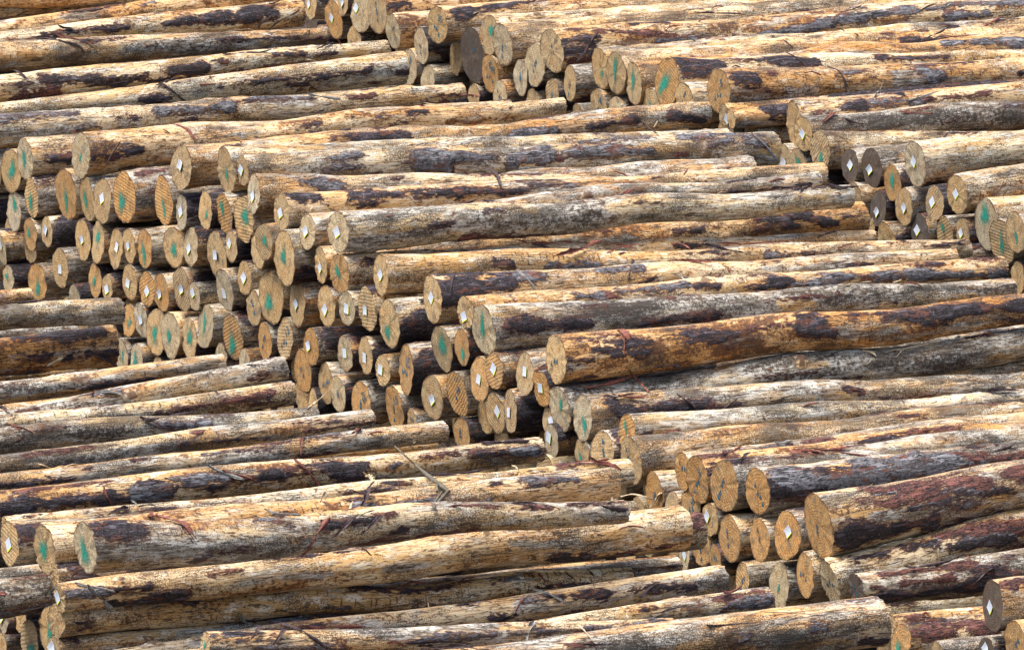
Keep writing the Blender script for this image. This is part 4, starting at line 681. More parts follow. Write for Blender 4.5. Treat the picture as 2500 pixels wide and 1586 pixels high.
["thin log, tan end with no mark, front pile, bottom far left, rightmost","L","l","",None,-5.472,-1.752,5.538,0.121,-0.074,0.056,0.055,"","",1,[]],
["thin cream peeled log, tan end with white diamond tag, front pile, bottom far left, rightmost","L","l","tag",[-0.021,-0.001],-5.514,-1.855,5.687,0.033,0.044,0.079,0.119,"",".15 .45 .3 0",1,[[0.03,0.42,0.21,0.31,0.025,"g"],[0.23,0.36,0.46,0.27,0.025,"b"],[0.57,0.06,0.66,-0.19,0.02,"c"],[1.26,0.09,1.52,-0.01,0.023,"w"],[1.83,0.02,2.07,-0.17,0.014,"w"],[2.58,0.27,2.97,0.13,0.016,"w"],[3.1,-0.32,3.16,-0.45,0.02,"w"],[3.48,-0.13,3.62,-0.42,0.02,"w"]]],
["mid-sized grey weathered log, front pile, bottom right","L","r","",None,-5.154,-1.434,5.098,-0.146,-0.133,0.055,0.101,"",".6 .3 .5 0",0,[[3.61,1.11,3.69,1.06,0.039,"r"]]],
["mid-sized grey weathered log, tan end with no mark, front pile","L","l","",None,-6.602,-2.882,5.203,-0.053,-0.055,0.122,0.055,"",".8 .1 .6 0",1,[[0.93,0.78,1.2,0.51,0.052,"w"]]],
["thin cream peeled log, tan end with no mark, front pile, bottom far left, leftmost","L","l","",None,-5.5,-2.133,5.609,-0.102,-0.219,0.088,0.058,"",".05 .5 .3 .9",1,[[0.62,0.9,0.79,0.78,0.012,"b"],[1.0,-0.72,1.13,-0.97,0.008,"g"],[1.66,1.39,2.09,0.8,0.02,"b"],[2.14,1.08,2.29,1.01,0.012,"b"],[2.53,0.83,2.64,0.81,0.016,"g"]]],
["thin cream peeled log, front pile, bottom right, leftmost","L","r","",None,-5.395,-1.675,5.288,-0.169,-0.274,0.055,0.067,"",".2 .5 .4 .4",0,[]],
["mid-sized log, tan end with green paint spot, front pile","L","l","greendot",None,-5.467,-1.747,5.442,-0.186,-0.234,0.112,0.055,"","",1,[]],
["mid-sized log, tan end with green paint stroke, front pile","L","l","green",None,-5.48,-1.76,5.208,-0.303,-0.517,0.107,0.055,"","",0,[]],
["thin cream peeled log, tan end with white diamond tag, front pile, bottom far left, leftmost","L","l","tag",[-0.013,0.014],-5.513,-1.727,5.599,-0.269,-0.397,0.08,0.088,"",".15 .65 .4 .1",1,[[1.13,1.39,1.46,1.13,0.016,"b"],[1.26,1.08,1.41,0.99,0.033,"g"],[1.51,1.49,1.62,1.33,0.013,"b"],[1.64,1.6,1.86,1.33,0.012,"b"]]],
["thin cream peeled log, front pile, bottom right, second","L","r","",None,-5.48,-1.76,5.971,-0.259,-0.196,0.055,0.078,"",".4 .3 .3 0",1,[[2.22,1.33,2.39,1.09,0.009,"g"],[2.29,-0.28,2.4,-0.2,0.023,"b"],[2.5,0.92,2.63,0.95,0.014,"g"],[2.68,0.83,2.99,0.44,0.018,"b"],[3.13,0.44,3.51,0.14,0.013,"b"],[3.51,0.29,3.68,0.41,0.016,"w"]]],
["thin cream peeled log, front pile, bottom right, rightmost","L","r","",None,-5.48,-1.76,6.491,-0.281,-0.195,0.055,0.068,"",".2 .6 .3 0",1,[[2.96,0.81,3.03,0.77,0.02,"b"],[3.41,0.81,3.64,1.02,0.026,"r"],[3.43,0.14,3.68,0.19,0.033,"g"],[2.91,0.93,3.24,0.5,0.039,"o"]]],
["mid-sized grey weathered log, front pile, bottom far right","L","r","",None,-5.48,-1.76,7.686,-0.019,-0.068,0.057,0.14,"",".6 .2 .7 .1",1,[]],
["thin bark-patched log, tan end with green paint stroke, front pile","L","l","green",None,-5.48,-2.824,7.416,0.137,-0.053,0.07,0.055,"",".4 .3 .3 0",1,[[0.11,1.2,0.27,1.23,0.014,"b"],[0.03,0.9,0.26,0.69,0.012,"g"],[0.25,0.04,0.73,-0.23,0.016,"g"],[1.21,0.28,1.58,0.26,0.02,"g"],[0.26,0.78,0.38,0.81,0.008,"b"],[1.09,0.0,1.27,0.07,0.013,"b"],[1.7,0.28,2.51,0.83,0.013,"g"]]],
["thin cream peeled log, tan end with no mark, front pile, bottom far left, rightmost","L","l","",None,-5.48,-2.596,6.748,-0.113,-0.304,0.077,0.062,"",".2 .3 .3 .5",0,[]],
["thin log, greyish end with white diamond tag, front pile","L","l","tag",[-0.014,0.012],-5.485,-1.765,4.875,-0.247,-0.378,0.073,0.055,"g","",0,[]],
["thin log, tan end with no mark, front pile, bottom far left, fourth","L","l","",None,-5.444,-1.724,5.007,-0.213,-0.356,0.075,0.055,"","",0,[]],
["thin log, tan end with no mark, front pile, bottom far left, third","L","l","",None,-5.456,-1.736,4.774,-0.426,-0.426,0.074,0.065,"","",0,[]],
["thin log, tan end with no mark, front pile, bottom far left, leftmost","L","l","",None,-5.48,-1.76,4.395,0.002,0.002,0.069,0.061,"","",0,[]],
["thin log, tan end with no mark, front pile, bottom far left, second","L","l","",None,-5.48,-1.76,4.536,-0.116,-0.116,0.06,0.055,"","",0,[]],
]
FILL = [["M",0.074,3.538,4.431,-0.95,0.108],["T",5.066,8.483,-10.944,-0.3,0.121],["T",5.085,8.573,-6.298,-0.2,0.104],["M",-0.067,3.44,0.579,-0.8,0.103],["M",-0.064,3.337,-7.224,-0.7,0.111],["M",0.002,3.469,1.414,-0.7,0.104],["T",4.987,8.365,-5.142,-0.4,0.117],["M",-0.032,3.457,-0.065,-0.75,0.105],["M",-0.076,3.433,-0.21,-0.6,0.106],["M",0.134,3.476,-8.846,-0.75,0.108],["M",-0.07,3.424,-2.84,-0.95,0.115],["L",-5.373,-1.952,5.828,-0.4,0.112],["M",-0.051,3.373,-5.91,-1.1,0.118],["M",0.002,3.362,0.093,-0.9,0.121],["M",-0.034,3.476,1.732,-0.85,0.106],["M",-0.061,3.444,-7.803,-0.25,0.115],["L",-5.297,-1.809,4.629,-0.3,0.113],["M",-0.044,3.454,-1.083,-1.0,0.114],["T",4.999,8.471,-7.176,-0.2,0.108],["T",5.001,8.434,-6.533,-0.2,0.104],["M",-0.033,3.343,-8.892,-0.55,0.103],["M",0.095,3.419,-2.013,-1.0,0.104],["M",-0.055,3.401,-3.442,-1.05,0.112],["L",-5.297,-1.809,2.591,-0.25,0.122],["M",0.028,3.458,1.24,-0.85,0.105],["M",0.069,3.426,-0.874,-0.8,0.101],["M",0.083,3.545,0.295,-0.7,0.111],["M",0.119,3.499,-10.323,-0.05,0.123],["T",5.053,8.534,-12.206,-0.75,0.101],["M",0.03,3.408,-0.423,-0.95,0.115],["M",0.047,3.387,-5.769,-0.9,0.109],["M",0.037,3.4,4.598,-1.1,0.115],["M",-0.068,3.405,-3.123,-1.05,0.122],["M",0.101,3.503,-8.829,-1.15,0.107],["T",5.02,8.39,-2.725,-0.5,0.104],["M",-0.027,3.364,-0.608,-0.8,0.122],["M",-0.078,3.273,1.653,-1.1,0.115],["M",-0.022,3.484,-6.782,-1.1,0.118],["M",0.092,3.439,2.728,-1.05,0.117],["M",0.014,3.407,-8.77,-0.35,0.118],["T",5.043,8.433,-11.862,-0.35,0.109],["M",0.05,3.562,-0.187,-0.95,0.114],["M",-0.079,3.388,1.919,-0.95,0.104],["M",0.053,3.427,-9.004,-0.2,0.121],["M",0.03,3.533,-6.551,-1.2,0.11],["T",5.173,8.673,-10.841,-0.5,0.103],["M",0.008,3.354,2.128,-1.05,0.123],["T",5.086,8.587,-11.788,-0.7,0.104],["M",-0.04,3.354,-7.035,-1.1,0.114],["M",-0.004,3.398,-3.034,-0.8,0.113],["M",0.08,3.514,-0.962,-1.2,0.123],["L",-5.334,-1.83,2.488,-0.45,0.105],["M",0.035,3.538,-7.773,-0.7,0.101],["M",-0.057,3.302,-0.6,-1.15,0.112],["M",0.055,3.514,-8.798,-0.95,0.104],["M",0.075,3.518,-7.756,-0.9,0.106],["T",5.134,8.595,-9.168,-0.5,0.112],["L",-5.329,-1.829,1.646,-0.65,0.12],["M",-0.048,3.369,3.049,-1.05,0.12],["M",0.031,3.472,-7.138,-0.9,0.118],["M",0.078,3.586,-0.779,-1.0,0.118],["M",0.067,3.481,1.67,-0.65,0.109]]
RIBS = [
["r",0.0144,[[0.645,-0.704,0.107],[0.662,-0.76,0.082],[0.676,-0.795,0.051],[0.673,-0.821,0.016],[0.67,-0.833,-0.022],[0.682,-0.824,-0.062],[0.696,-0.796,-0.106],[0.715,-0.754,-0.15],[0.739,-0.716,-0.19],[0.764,-0.768,-0.21],[0.792,-0.964,-0.196],[0.821,-1.018,-0.211]],"long reddish bark strip on the logs, middle right of photo"],
["r",0.0236,[[0.629,-0.668,0.097],[0.648,-0.719,0.096],[0.667,-0.738,0.09],[0.686,-0.749,0.081],[0.704,-0.757,0.07],[0.722,-0.762,0.059]],"curled reddish bark strip on the logs, middle right of photo"],
["r",0.0183,[[-1.942,-7.007,0.358],[-1.894,-7.058,0.36],[-1.827,-7.539,0.456],[-1.78,-7.59,0.457],[-1.734,-7.6,0.449],[-1.697,-7.618,0.43],[-1.669,-7.638,0.396],[-1.644,-7.641,0.358],[-1.621,-7.63,0.314],[-1.599,-7.596,0.266],[-1.56,-7.55,0.236],[-1.52,-7.489,0.202]],"long reddish bark strip on the logs, bottom far left of photo"],
["r",0.0131,[[-1.708,-7.63,0.427],[-1.688,-7.649,0.397],[-1.669,-7.653,0.363],[-1.652,-7.648,0.326],[-1.637,-7.628,0.286],[-1.622,-7.586,0.241]],"curled reddish bark strip on the logs, bottom far left of photo"],
["r",0.0183,[[-0.952,-7.219,0.388],[-0.974,-7.26,0.368],[-0.996,-7.288,0.346],[-1.016,-7.307,0.32],[-1.036,-7.317,0.291],[-1.058,-7.317,0.261],[-1.08,-7.294,0.227],[-1.103,-7.251,0.188]],"long reddish bark strip on the logs, bottom left of photo"],
["r",0.0144,[[-2.221,-5.481,0.179],[-2.213,-5.498,0.159],[-2.206,-5.508,0.138],[-2.198,-5.511,0.116],[-2.189,-5.507,0.093],[-2.18,-5.497,0.069]],"short reddish bark strip on the logs, lower far left of photo"],
["g",0.0105,[[1.033,1.276,0.066],[1.051,0.945,0.113],[1.076,0.893,0.107],[1.099,0.849,0.098],[1.121,0.835,0.081],[1.144,0.831,0.062]],"long grey bark strip on the logs, middle right of photo"],
["b",0.0183,[[-0.14,3.966,0.267],[-0.123,3.698,0.293],[-0.108,3.645,0.281],[-0.093,3.284,0.323],[-0.084,3.23,0.308],[-0.075,3.191,0.29]],"long dark brown bark strip on the logs, upper centre of photo"],
["b",0.0092,[[2.246,8.407,0.227],[2.283,8.388,0.217],[2.32,8.384,0.205],[2.343,8.365,0.182],[2.356,8.346,0.147],[2.371,8.341,0.11],[2.388,8.35,0.072],[2.403,8.311,0.042]],"long dark brown bark strip on the logs, top far right of photo"],
["s",0.0052,[[2.639,8.486,0.106],[2.632,8.48,0.08],[2.625,8.473,0.053],[2.604,8.42,0.043],[2.535,7.359,0.202],[2.511,7.306,0.194]],"long pale splinter of wood on the logs, top far right of photo, leftmost"],
["b",0.0196,[[-2.226,-2.099,-0.15],[-2.174,-2.149,-0.146],[-2.125,-2.143,-0.153],[-2.082,-2.15,-0.177],[-2.041,-2.141,-0.206],[-1.992,-2.117,-0.217],[-1.944,-2.092,-0.228],[-1.898,-2.069,-0.218],[-1.853,-2.043,-0.202],[-1.809,-2.012,-0.188]],"long dark brown bark strip on the logs, lower far left of photo, second"],
["b",0.0131,[[-2.149,-6.588,0.261],[-2.127,-6.575,0.264],[-2.106,-6.56,0.268],[-2.085,-6.545,0.273],[-2.064,-6.526,0.278],[-2.044,-6.505,0.283]],"curled dark brown bark strip on the logs, lower far left of photo"],
["g",0.0052,[[-2.077,-5.45,0.1],[-2.065,-5.441,0.084],[-2.006,-6.427,0.285],[-1.991,-6.479,0.282],[-1.978,-6.491,0.271],[-1.965,-6.496,0.258]],"long grey bark strip on the logs, lower far left of photo"],
["b",0.0079,[[0.768,1.983,0.036],[0.748,1.245,0.146],[0.739,1.19,0.128],[0.731,1.145,0.108],[0.726,1.119,0.084],[0.722,1.103,0.058]],"long dark brown bark strip on the logs, middle right of photo"],
["s",0.0085,[[-1.209,-1.664,-0.176],[-1.181,-1.611,-0.165],[-1.242,2.087,-0.901],[-1.21,2.038,-0.866],[-1.178,1.918,-0.815],[-1.148,1.874,-0.78]],"long pale splinter of wood on the logs, lower left of photo, leftmost"],
["s",0.0098,[[-2.889,0.731,-0.405],[-2.867,0.734,-0.396],[-2.845,0.739,-0.387],[-2.824,0.745,-0.377],[-2.804,0.751,-0.366],[-2.783,0.758,-0.356]],"short pale splinter of wood on the logs, middle far left of photo"],
["r",0.017,[[-0.917,-3.426,0.041],[-0.9,-3.41,0.043],[-0.883,-3.39,0.046],[-0.867,-3.34,0.041]],"short reddish bark strip on the logs, lower left of photo, leftmost"],
["s",0.0065,[[2.356,-3.613,-0.474],[2.379,-3.605,-0.498],[2.398,-3.658,-0.509],[2.419,-3.683,-0.526],[2.417,-3.707,-0.549],[2.406,-3.728,-0.574],[2.415,-3.733,-0.603],[2.425,-3.729,-0.635]],"curled pale splinter of wood on the logs, bottom far right of photo, second"],
["r",0.0092,[[2.491,-3.541,-0.24],[2.498,-3.551,-0.254],[2.504,-3.559,-0.268],[2.51,-3.565,-0.283],[2.515,-3.569,-0.299],[2.521,-3.571,-0.315]],"short reddish bark strip on the logs, lower far right of photo"],
["b",0.0059,[[1.554,-0.746,-0.326],[1.578,-0.732,-0.322],[1.602,-0.718,-0.318],[1.626,-0.704,-0.315],[1.649,-0.689,-0.311],[1.673,-0.674,-0.307]],"curled dark brown bark strip on the logs, lower right of photo"],
["r",0.0092,[[0.007,-0.378,-0.594],[0.022,-0.425,-0.573],[0.038,-0.436,-0.56],[0.053,-0.441,-0.549],[0.069,-0.442,-0.538],[0.084,-0.442,-0.527]],"curled reddish bark strip on the logs, lower centre of photo"],
["b",0.0157,[[0.417,-6.431,0.302],[0.457,-6.482,0.297],[0.497,-6.482,0.28],[0.541,-6.464,0.272],[0.584,-6.443,0.266],[0.629,-6.395,0.253]],"curled dark brown bark strip on the logs, lower centre of photo"],
["s",0.0144,[[0.496,-6.457,0.296],[0.532,-6.405,0.299],[0.596,-4.224,-0.162],[0.634,-4.221,-0.151],[0.672,-4.219,-0.14],[0.71,-4.221,-0.151],[0.749,-4.223,-0.161],[0.787,-4.177,-0.183]],"long pale splinter of wood on the logs, lower right of photo"],
["s",0.0131,[[0.814,-1.974,-0.701],[0.828,-2.001,-0.68],[0.842,-2.029,-0.66],[0.855,-2.055,-0.638],[0.868,-2.08,-0.617],[0.88,-2.105,-0.595]],"curled pale splinter of wood on the logs, lower right of photo"],
["g",0.0079,[[0.0,-6.353,-0.149],[0.017,-6.334,-0.141],[0.034,-6.311,-0.135],[0.052,-6.28,-0.13]],"short grey bark strip on the logs, bottom centre of photo"],
["b",0.0039,[[0.282,-6.172,-0.143],[0.299,-6.185,-0.152],[0.316,-6.189,-0.163],[0.334,-6.189,-0.174]],"short dark brown bark strip on the logs, bottom centre of photo"],
["b",0.0052,[[0.404,-6.067,-0.149],[0.418,-6.119,-0.155],[0.433,-6.131,-0.17],[0.44,-6.422,-0.122],[0.437,-6.476,-0.133],[0.434,-6.527,-0.144]],"long dark brown bark strip on the logs, bottom centre of photo"],
["r",0.0183,[[0.011,-6.748,-0.269],[0.014,-6.771,-0.237],[0.017,-6.773,-0.21],[0.032,-6.762,-0.192],[0.047,-6.745,-0.174],[0.063,-6.721,-0.158]],"curled reddish bark strip on the logs, bottom centre of photo"],
["g",0.0079,[[1.862,3.221,0.221],[1.866,3.216,0.206],[1.871,3.215,0.19],[1.876,3.217,0.173]],"short grey bark strip on the logs, upper right of photo"],
["b",0.0065,[[1.984,3.289,-0.06],[2.01,3.309,-0.055],[2.035,3.33,-0.051],[2.061,3.353,-0.047],[2.087,3.375,-0.046],[2.114,3.403,-0.045]],"curled dark brown bark strip on the logs, upper far right of photo"],
["r",0.0144,[[-0.745,1.923,0.082],[-0.741,1.951,0.086],[-0.737,2.002,0.085],[-0.735,2.181,0.061]],"long reddish bark strip on the logs, upper left of photo"],
["r",0.0065,[[1.124,3.811,0.258],[1.134,3.834,0.266],[1.144,3.87,0.272],[1.155,3.922,0.275]],"short reddish bark strip on the logs, upper right of photo"],
["s",0.0183,[[-0.822,-4.799,0.113],[-0.807,-4.79,0.095],[-0.792,-4.776,0.077],[-0.759,-5.762,0.273],[-0.743,-5.814,0.269],[-0.728,-5.849,0.261]],"long pale splinter of wood on the logs, lower left of photo, second"],
["b",0.0105,[[0.881,5.367,0.335],[0.907,5.384,0.313],[0.925,4.925,0.373],[0.949,4.872,0.363],[0.975,4.85,0.351],[1.002,4.845,0.336]],"long dark brown bark strip on the logs, upper right of photo"],
["r",0.0059,[[0.299,4.511,0.387],[0.334,4.515,0.378],[0.369,4.398,0.39],[0.402,4.347,0.388],[0.428,4.299,0.37],[0.453,4.283,0.347]],"long reddish bark strip on the logs, upper centre of photo"],
["b",0.0052,[[-1.468,8.964,0.019],[-1.448,8.978,-0.001],[-1.428,8.998,-0.023],[-1.408,9.027,-0.046]],"short dark brown bark strip on the logs, top left of photo, second"],
["r",0.0052,[[-0.539,8.391,0.045],[-0.521,8.393,0.026],[-0.503,8.4,0.006],[-0.483,8.414,-0.014],[-0.462,8.435,-0.032],[-0.441,8.471,-0.054]],"curled reddish bark strip on the logs, top centre of photo"],
["s",0.0092,[[2.997,11.506,0.136],[3.035,11.535,0.145],[3.074,11.566,0.154],[3.113,11.601,0.164],[3.151,11.641,0.173],[3.19,11.688,0.181]],"long pale splinter of wood on the logs, top far right of photo, second"],
["s",0.0085,[[3.219,11.619,0.135],[3.239,11.639,0.145],[3.26,11.662,0.154],[3.28,11.688,0.163],[3.301,11.716,0.172],[3.322,11.751,0.179]],"curled pale splinter of wood on the logs, top far right of photo"],
["b",0.0065,[[1.898,10.203,0.157],[1.926,10.016,0.175],[1.958,9.964,0.172],[1.989,9.92,0.166],[2.016,9.894,0.149],[2.044,9.881,0.129]],"long dark brown bark strip on the logs, top right of photo"],
["r",0.0157,[[-0.633,-8.717,0.068],[-0.615,-8.708,0.068],[-0.597,-8.698,0.068],[-0.58,-8.689,0.061],[-0.564,-8.68,0.051],[-0.547,-8.668,0.039]],"short reddish bark strip on the logs, bottom left of photo"],
["b",0.0052,[[-1.016,-6.648,0.343],[-1.008,-6.611,0.355],[-1.001,-6.559,0.363],[-1.005,-5.996,0.26]],"long dark brown bark strip on the logs, lower left of photo"],
["b",0.0065,[[-1.546,8.973,-0.06],[-1.537,8.959,-0.045],[-1.529,8.952,-0.03],[-1.522,8.948,-0.017]],"short dark brown bark strip on the logs, top left of photo, leftmost"],
["r",0.017,[[-0.372,8.468,0.008],[-0.342,8.484,0.009],[-0.311,8.534,0.004],[-0.295,11.406,-0.475],[-0.263,11.356,-0.472],[-0.231,11.327,-0.472]],"long reddish bark strip on the logs, top centre of photo"],
["s",0.0065,[[-1.302,2.508,0.245],[-1.291,2.516,0.255],[-1.279,2.524,0.265],[-1.268,2.534,0.275]],"short pale splinter of wood on the logs, upper left of photo"],
["s",0.0046,[[0.955,5.416,0.297],[0.964,5.414,0.312],[0.974,5.416,0.326],[0.983,5.42,0.34]],"short pale splinter of wood on the logs, top right of photo"],
["s",0.0046,[[0.34,-8.188,0.039],[0.354,-8.371,0.064],[0.369,-8.423,0.058],[0.384,-8.473,0.052],[0.399,-8.493,0.039],[0.414,-8.504,0.023]],"long pale splinter of wood on the logs, bottom centre of photo"],
["s",0.0033,[[0.562,-8.069,0.022],[0.574,-8.052,0.025],[0.587,-8.028,0.026],[0.595,-7.978,0.023],[0.606,-7.044,-0.18],[0.604,-7.034,-0.167]],"long pale splinter of wood on the logs, bottom right of photo"],
["s",0.0052,[[2.241,-3.714,-0.433],[2.254,-3.698,-0.449],[2.268,-3.677,-0.466],[2.283,-3.651,-0.483],[2.299,-3.612,-0.502],[2.316,-3.565,-0.522]],"curled pale splinter of wood on the logs, bottom far right of photo, leftmost"],
["r",0.0092,[[2.12,-3.726,-0.511],[2.133,-3.721,-0.508],[2.147,-3.717,-0.504],[2.16,-3.711,-0.501],[2.174,-3.703,-0.5],[2.188,-3.695,-0.499]],"short reddish bark strip on the logs, bottom far right of photo, leftmost"],
["r",0.0092,[[2.292,-4.472,-0.774],[2.303,-4.443,-0.766],[2.312,-4.45,-0.75],[2.32,-4.45,-0.751],[2.325,-4.445,-0.77],[2.329,-4.465,-0.782]],"short reddish bark strip on the logs, bottom far right of photo, second"],
["r",0.0079,[[2.349,-4.664,-0.815],[2.36,-4.631,-0.798],[2.372,-4.584,-0.785],[2.397,-4.592,-0.79],[2.422,-4.595,-0.796],[2.444,-4.601,-0.805],[2.454,-4.62,-0.825],[2.464,-4.631,-0.848]],"curled reddish bark strip on the logs, bottom far right of photo"],
["b",0.0157,[[-3.121,-0.16,-0.479],[-2.987,-2.003,-0.114],[-2.967,-2.054,-0.118],[-2.948,-2.072,-0.126],[-2.927,-2.12,-0.128],[-2.906,-2.171,-0.129]],"long dark brown bark strip on the logs, lower far left of photo, leftmost"],
["r",0.0118,[[-2.928,-2.22,-0.164],[-2.902,-2.44,-0.126],[-2.886,-2.49,-0.123],[-2.872,-2.502,-0.125],[-2.857,-2.501,-0.126],[-2.843,-2.498,-0.128]],"long reddish bark strip on the logs, lower far left of photo"],
["s",0.0059,[[2.388,1.464,-0.018],[2.409,1.473,-0.012],[2.43,1.482,-0.007],[2.45,1.492,-0.002]],"short pale splinter of wood on the logs, middle far right of photo, third"],
["s",0.0059,[[2.704,-0.135,-0.371],[2.709,-0.133,-0.38],[2.713,-0.13,-0.39],[2.718,-0.125,-0.4]],"short pale splinter of wood on the logs, lower far right of photo"],
["s",0.0131,[[2.139,-0.014,-0.155],[2.157,-0.021,-0.158],[2.176,-0.025,-0.163],[2.194,-0.028,-0.168],[2.208,-0.037,-0.178],[2.223,-0.042,-0.19]],"short pale splinter of wood on the logs, middle far right of photo, second"],
["s",0.0059,[[2.162,-0.095,-0.226],[2.176,-0.084,-0.217],[2.189,-0.072,-0.208],[2.203,-0.06,-0.199]],"short pale splinter of wood on the logs, middle far right of photo, leftmost"],
["b",0.0105,[[2.024,-0.47,-0.296],[2.04,-0.471,-0.307],[2.056,-0.47,-0.318],[2.073,-0.461,-0.32],[2.091,-0.448,-0.315],[2.11,-0.434,-0.31]],"short dark brown bark strip on the logs, lower far right of photo"],
["b",0.0052,[[2.074,-0.351,-0.267],[2.076,-0.403,-0.274],[2.079,-0.427,-0.287],[2.083,-0.442,-0.302]],"short dark brown bark strip on the logs, middle far right of photo"],
["s",0.0065,[[-0.581,-3.22,-0.081],[-0.57,-3.267,-0.06],[-0.56,-3.275,-0.048],[-0.55,-3.277,-0.037]],"short pale splinter of wood on the logs, lower centre of photo"],
["s",0.0059,[[-1.027,1.664,-0.461],[-1.023,1.655,-0.466],[-1.018,1.646,-0.471],[-1.013,1.636,-0.476]],"short pale splinter of wood on the logs, middle left of photo"],
["s",0.0059,[[-0.863,-6.616,0.299],[-0.857,-6.605,0.311],[-0.85,-6.591,0.322],[-0.844,-6.575,0.333]],"short pale splinter of wood on the logs, lower left of photo"],
["b",0.0052,[[0.173,-6.024,0.346],[0.169,-5.998,0.352],[0.165,-5.947,0.353],[0.164,-5.4,0.248]],"long dark brown bark strip on the logs, lower centre of photo"],
["s",0.0052,[[0.0,-4.823,0.154],[0.012,-4.873,0.157],[0.023,-5.368,0.255],[0.035,-5.419,0.258]],"long pale splinter of wood on the logs, lower centre of photo"],
["s",0.0118,[[0.93,4.84,0.359],[0.947,4.836,0.353],[0.965,4.835,0.346],[0.979,4.7,0.362],[0.996,4.65,0.363],[1.012,4.63,0.359]],"curled pale splinter of wood on the logs, upper right of photo"],
["b",0.0079,[[-1.071,2.631,0.257],[-1.061,2.641,0.269],[-1.052,2.652,0.281],[-1.042,2.665,0.293],[-1.044,2.674,0.303],[-1.058,2.676,0.312]],"short dark brown bark strip on the logs, upper left of photo"],
["b",0.0079,[[-0.507,-6.397,0.336],[-0.505,-6.413,0.322],[-0.503,-6.424,0.308],[-0.502,-6.432,0.293],[-0.507,-6.44,0.279],[-0.513,-6.446,0.264]],"short dark brown bark strip on the logs, lower centre of photo"],
["r",0.0052,[[-0.615,-6.464,0.327],[-0.614,-6.478,0.312],[-0.613,-6.487,0.297],[-0.612,-6.494,0.281]],"short reddish bark strip on the logs, lower left of photo, second"],
["b",0.0039,[[-0.81,-7.132,-0.167],[-0.8,-7.153,-0.179],[-0.791,-7.164,-0.193],[-0.757,-8.678,0.144],[-0.754,-8.73,0.139],[-0.752,-8.754,0.126]],"long dark brown bark strip on the logs, bottom left of photo"],
["r",0.0079,[[-2.157,-7.735,0.479],[-2.142,-7.786,0.481],[-2.127,-7.802,0.476],[-2.114,-7.811,0.47],[-2.098,-7.802,0.469],[-2.083,-7.793,0.469]],"short reddish bark strip on the logs, bottom far left of photo"],
]
BRANCH = [[0.0118,[[-0.653,-4.617,0.22],[-0.61,-4.673,0.193],[-0.568,-4.693,0.158],[-0.526,-4.683,0.118],[-0.472,-5.668,0.292],[-0.423,-6.256,0.383],[-0.378,-6.311,0.363],[-0.336,-6.356,0.336]]],[0.0059,[[-0.405,-5.738,0.255],[-0.4,-6.259,0.36],[-0.4,-6.309,0.363],[-0.399,-6.334,0.361],[-0.399,-6.35,0.357],[-0.399,-6.362,0.353],[-0.399,-6.372,0.347],[-0.399,-6.381,0.342]]],[0.0085,[[-0.422,-6.966,0.367],[-0.412,-6.915,0.37],[-0.401,-6.858,0.372],[-0.395,-6.418,0.291],[-0.383,-6.407,0.302],[-0.371,-6.395,0.313],[-0.359,-6.38,0.324],[-0.348,-6.364,0.334]]],[0.0052,[[-0.422,-6.936,0.372],[-0.416,-6.884,0.374],[-0.413,-6.428,0.289],[-0.406,-6.42,0.301],[-0.4,-6.409,0.313],[-0.39,-6.397,0.323],[-0.38,-6.383,0.332],[-0.37,-6.368,0.341]]]]

# ---------------------------------------------------------------- the logs
PILE = {'T': 'logs of the rear pile', 'M': 'logs of the middle pile', 'L': 'logs of the front pile'}
NP = {'': (.2, .45, .35, .1)}
for i, rec in enumerate(LOGS):
    label, row, anc, mk, mo, a0, a1, b, z0, z1, r0, r1, tone, st, vis, pts = rec
    rg = np.random.default_rng(77+i)
    if st: g_, o_, s_, t_ = map(float, st.split())
    else: g_, o_, s_, t_ = rg.uniform(.3, .9), rg.uniform(.5, 1.0), rg.uniform(.3, .7), rg.choice([0, 0, .3])  # greyer, more stained default; part of the stack's shade is in this colour
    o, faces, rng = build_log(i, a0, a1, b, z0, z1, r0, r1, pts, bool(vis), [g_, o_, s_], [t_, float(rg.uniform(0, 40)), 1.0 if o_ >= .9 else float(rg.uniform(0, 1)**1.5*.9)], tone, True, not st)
    tag(o, label, 'log', PILE[row])
    f = faces[0]; r = f[1]
    if anc == 'r' or not mk: continue
    if mk in ('tag', 'rtag'): paper_tag(f, -mo[0] if mo else 0, mo[1] if mo else 0, mk == 'tag', rng)
    elif mk == 'green': blob(f, 'paint_mark', rng.uniform(-.25, .25)*r, rng.uniform(-.4, .3)*r, r*rng.uniform(.16, .40), r*rng.uniform(.35, .75), rng.normal()*.35, M_GREEN, rng)
    elif mk == 'greendot': blob(f, 'paint_mark', rng.uniform(-.2, .2)*r, rng.uniform(-.4, .4)*r, r*rng.uniform(.3, .5), r*rng.uniform(.35, .6), rng.normal()*.4, M_GREEN, rng)
    elif mk == 'greens': blob(f, 'paint_mark', 0, -.1*r, r*.12, r*.3, .2, M_GREEN, rng)
    elif mk == 'bluedot': blob(f, 'paint_mark', 0, 0, r*.18, r*.3, .1, M_TEAL, rng)
    elif mk == 'big15':
        number(f, '15', -.35*r, .32*r, .095, 0); triangles(f, .1*r, -.12*r, rng, 3, .024, .046, 0)
    elif mk.startswith('blue'):
        num = mk[4:]
        an = rng.uniform(-1.6, 1.6)
        if num:
            number(f, num, -.25*r, .35*r, .075, rng.normal()*.5); triangles(f, .05*r, -.25*r, rng, 3, .021, .040, an)
        else:
            triangles(f, rng.uniform(-.2, .2)*r, rng.uniform(-.3, .3)*r, rng, int(rng.integers(2, 5)), .021, .040, an)

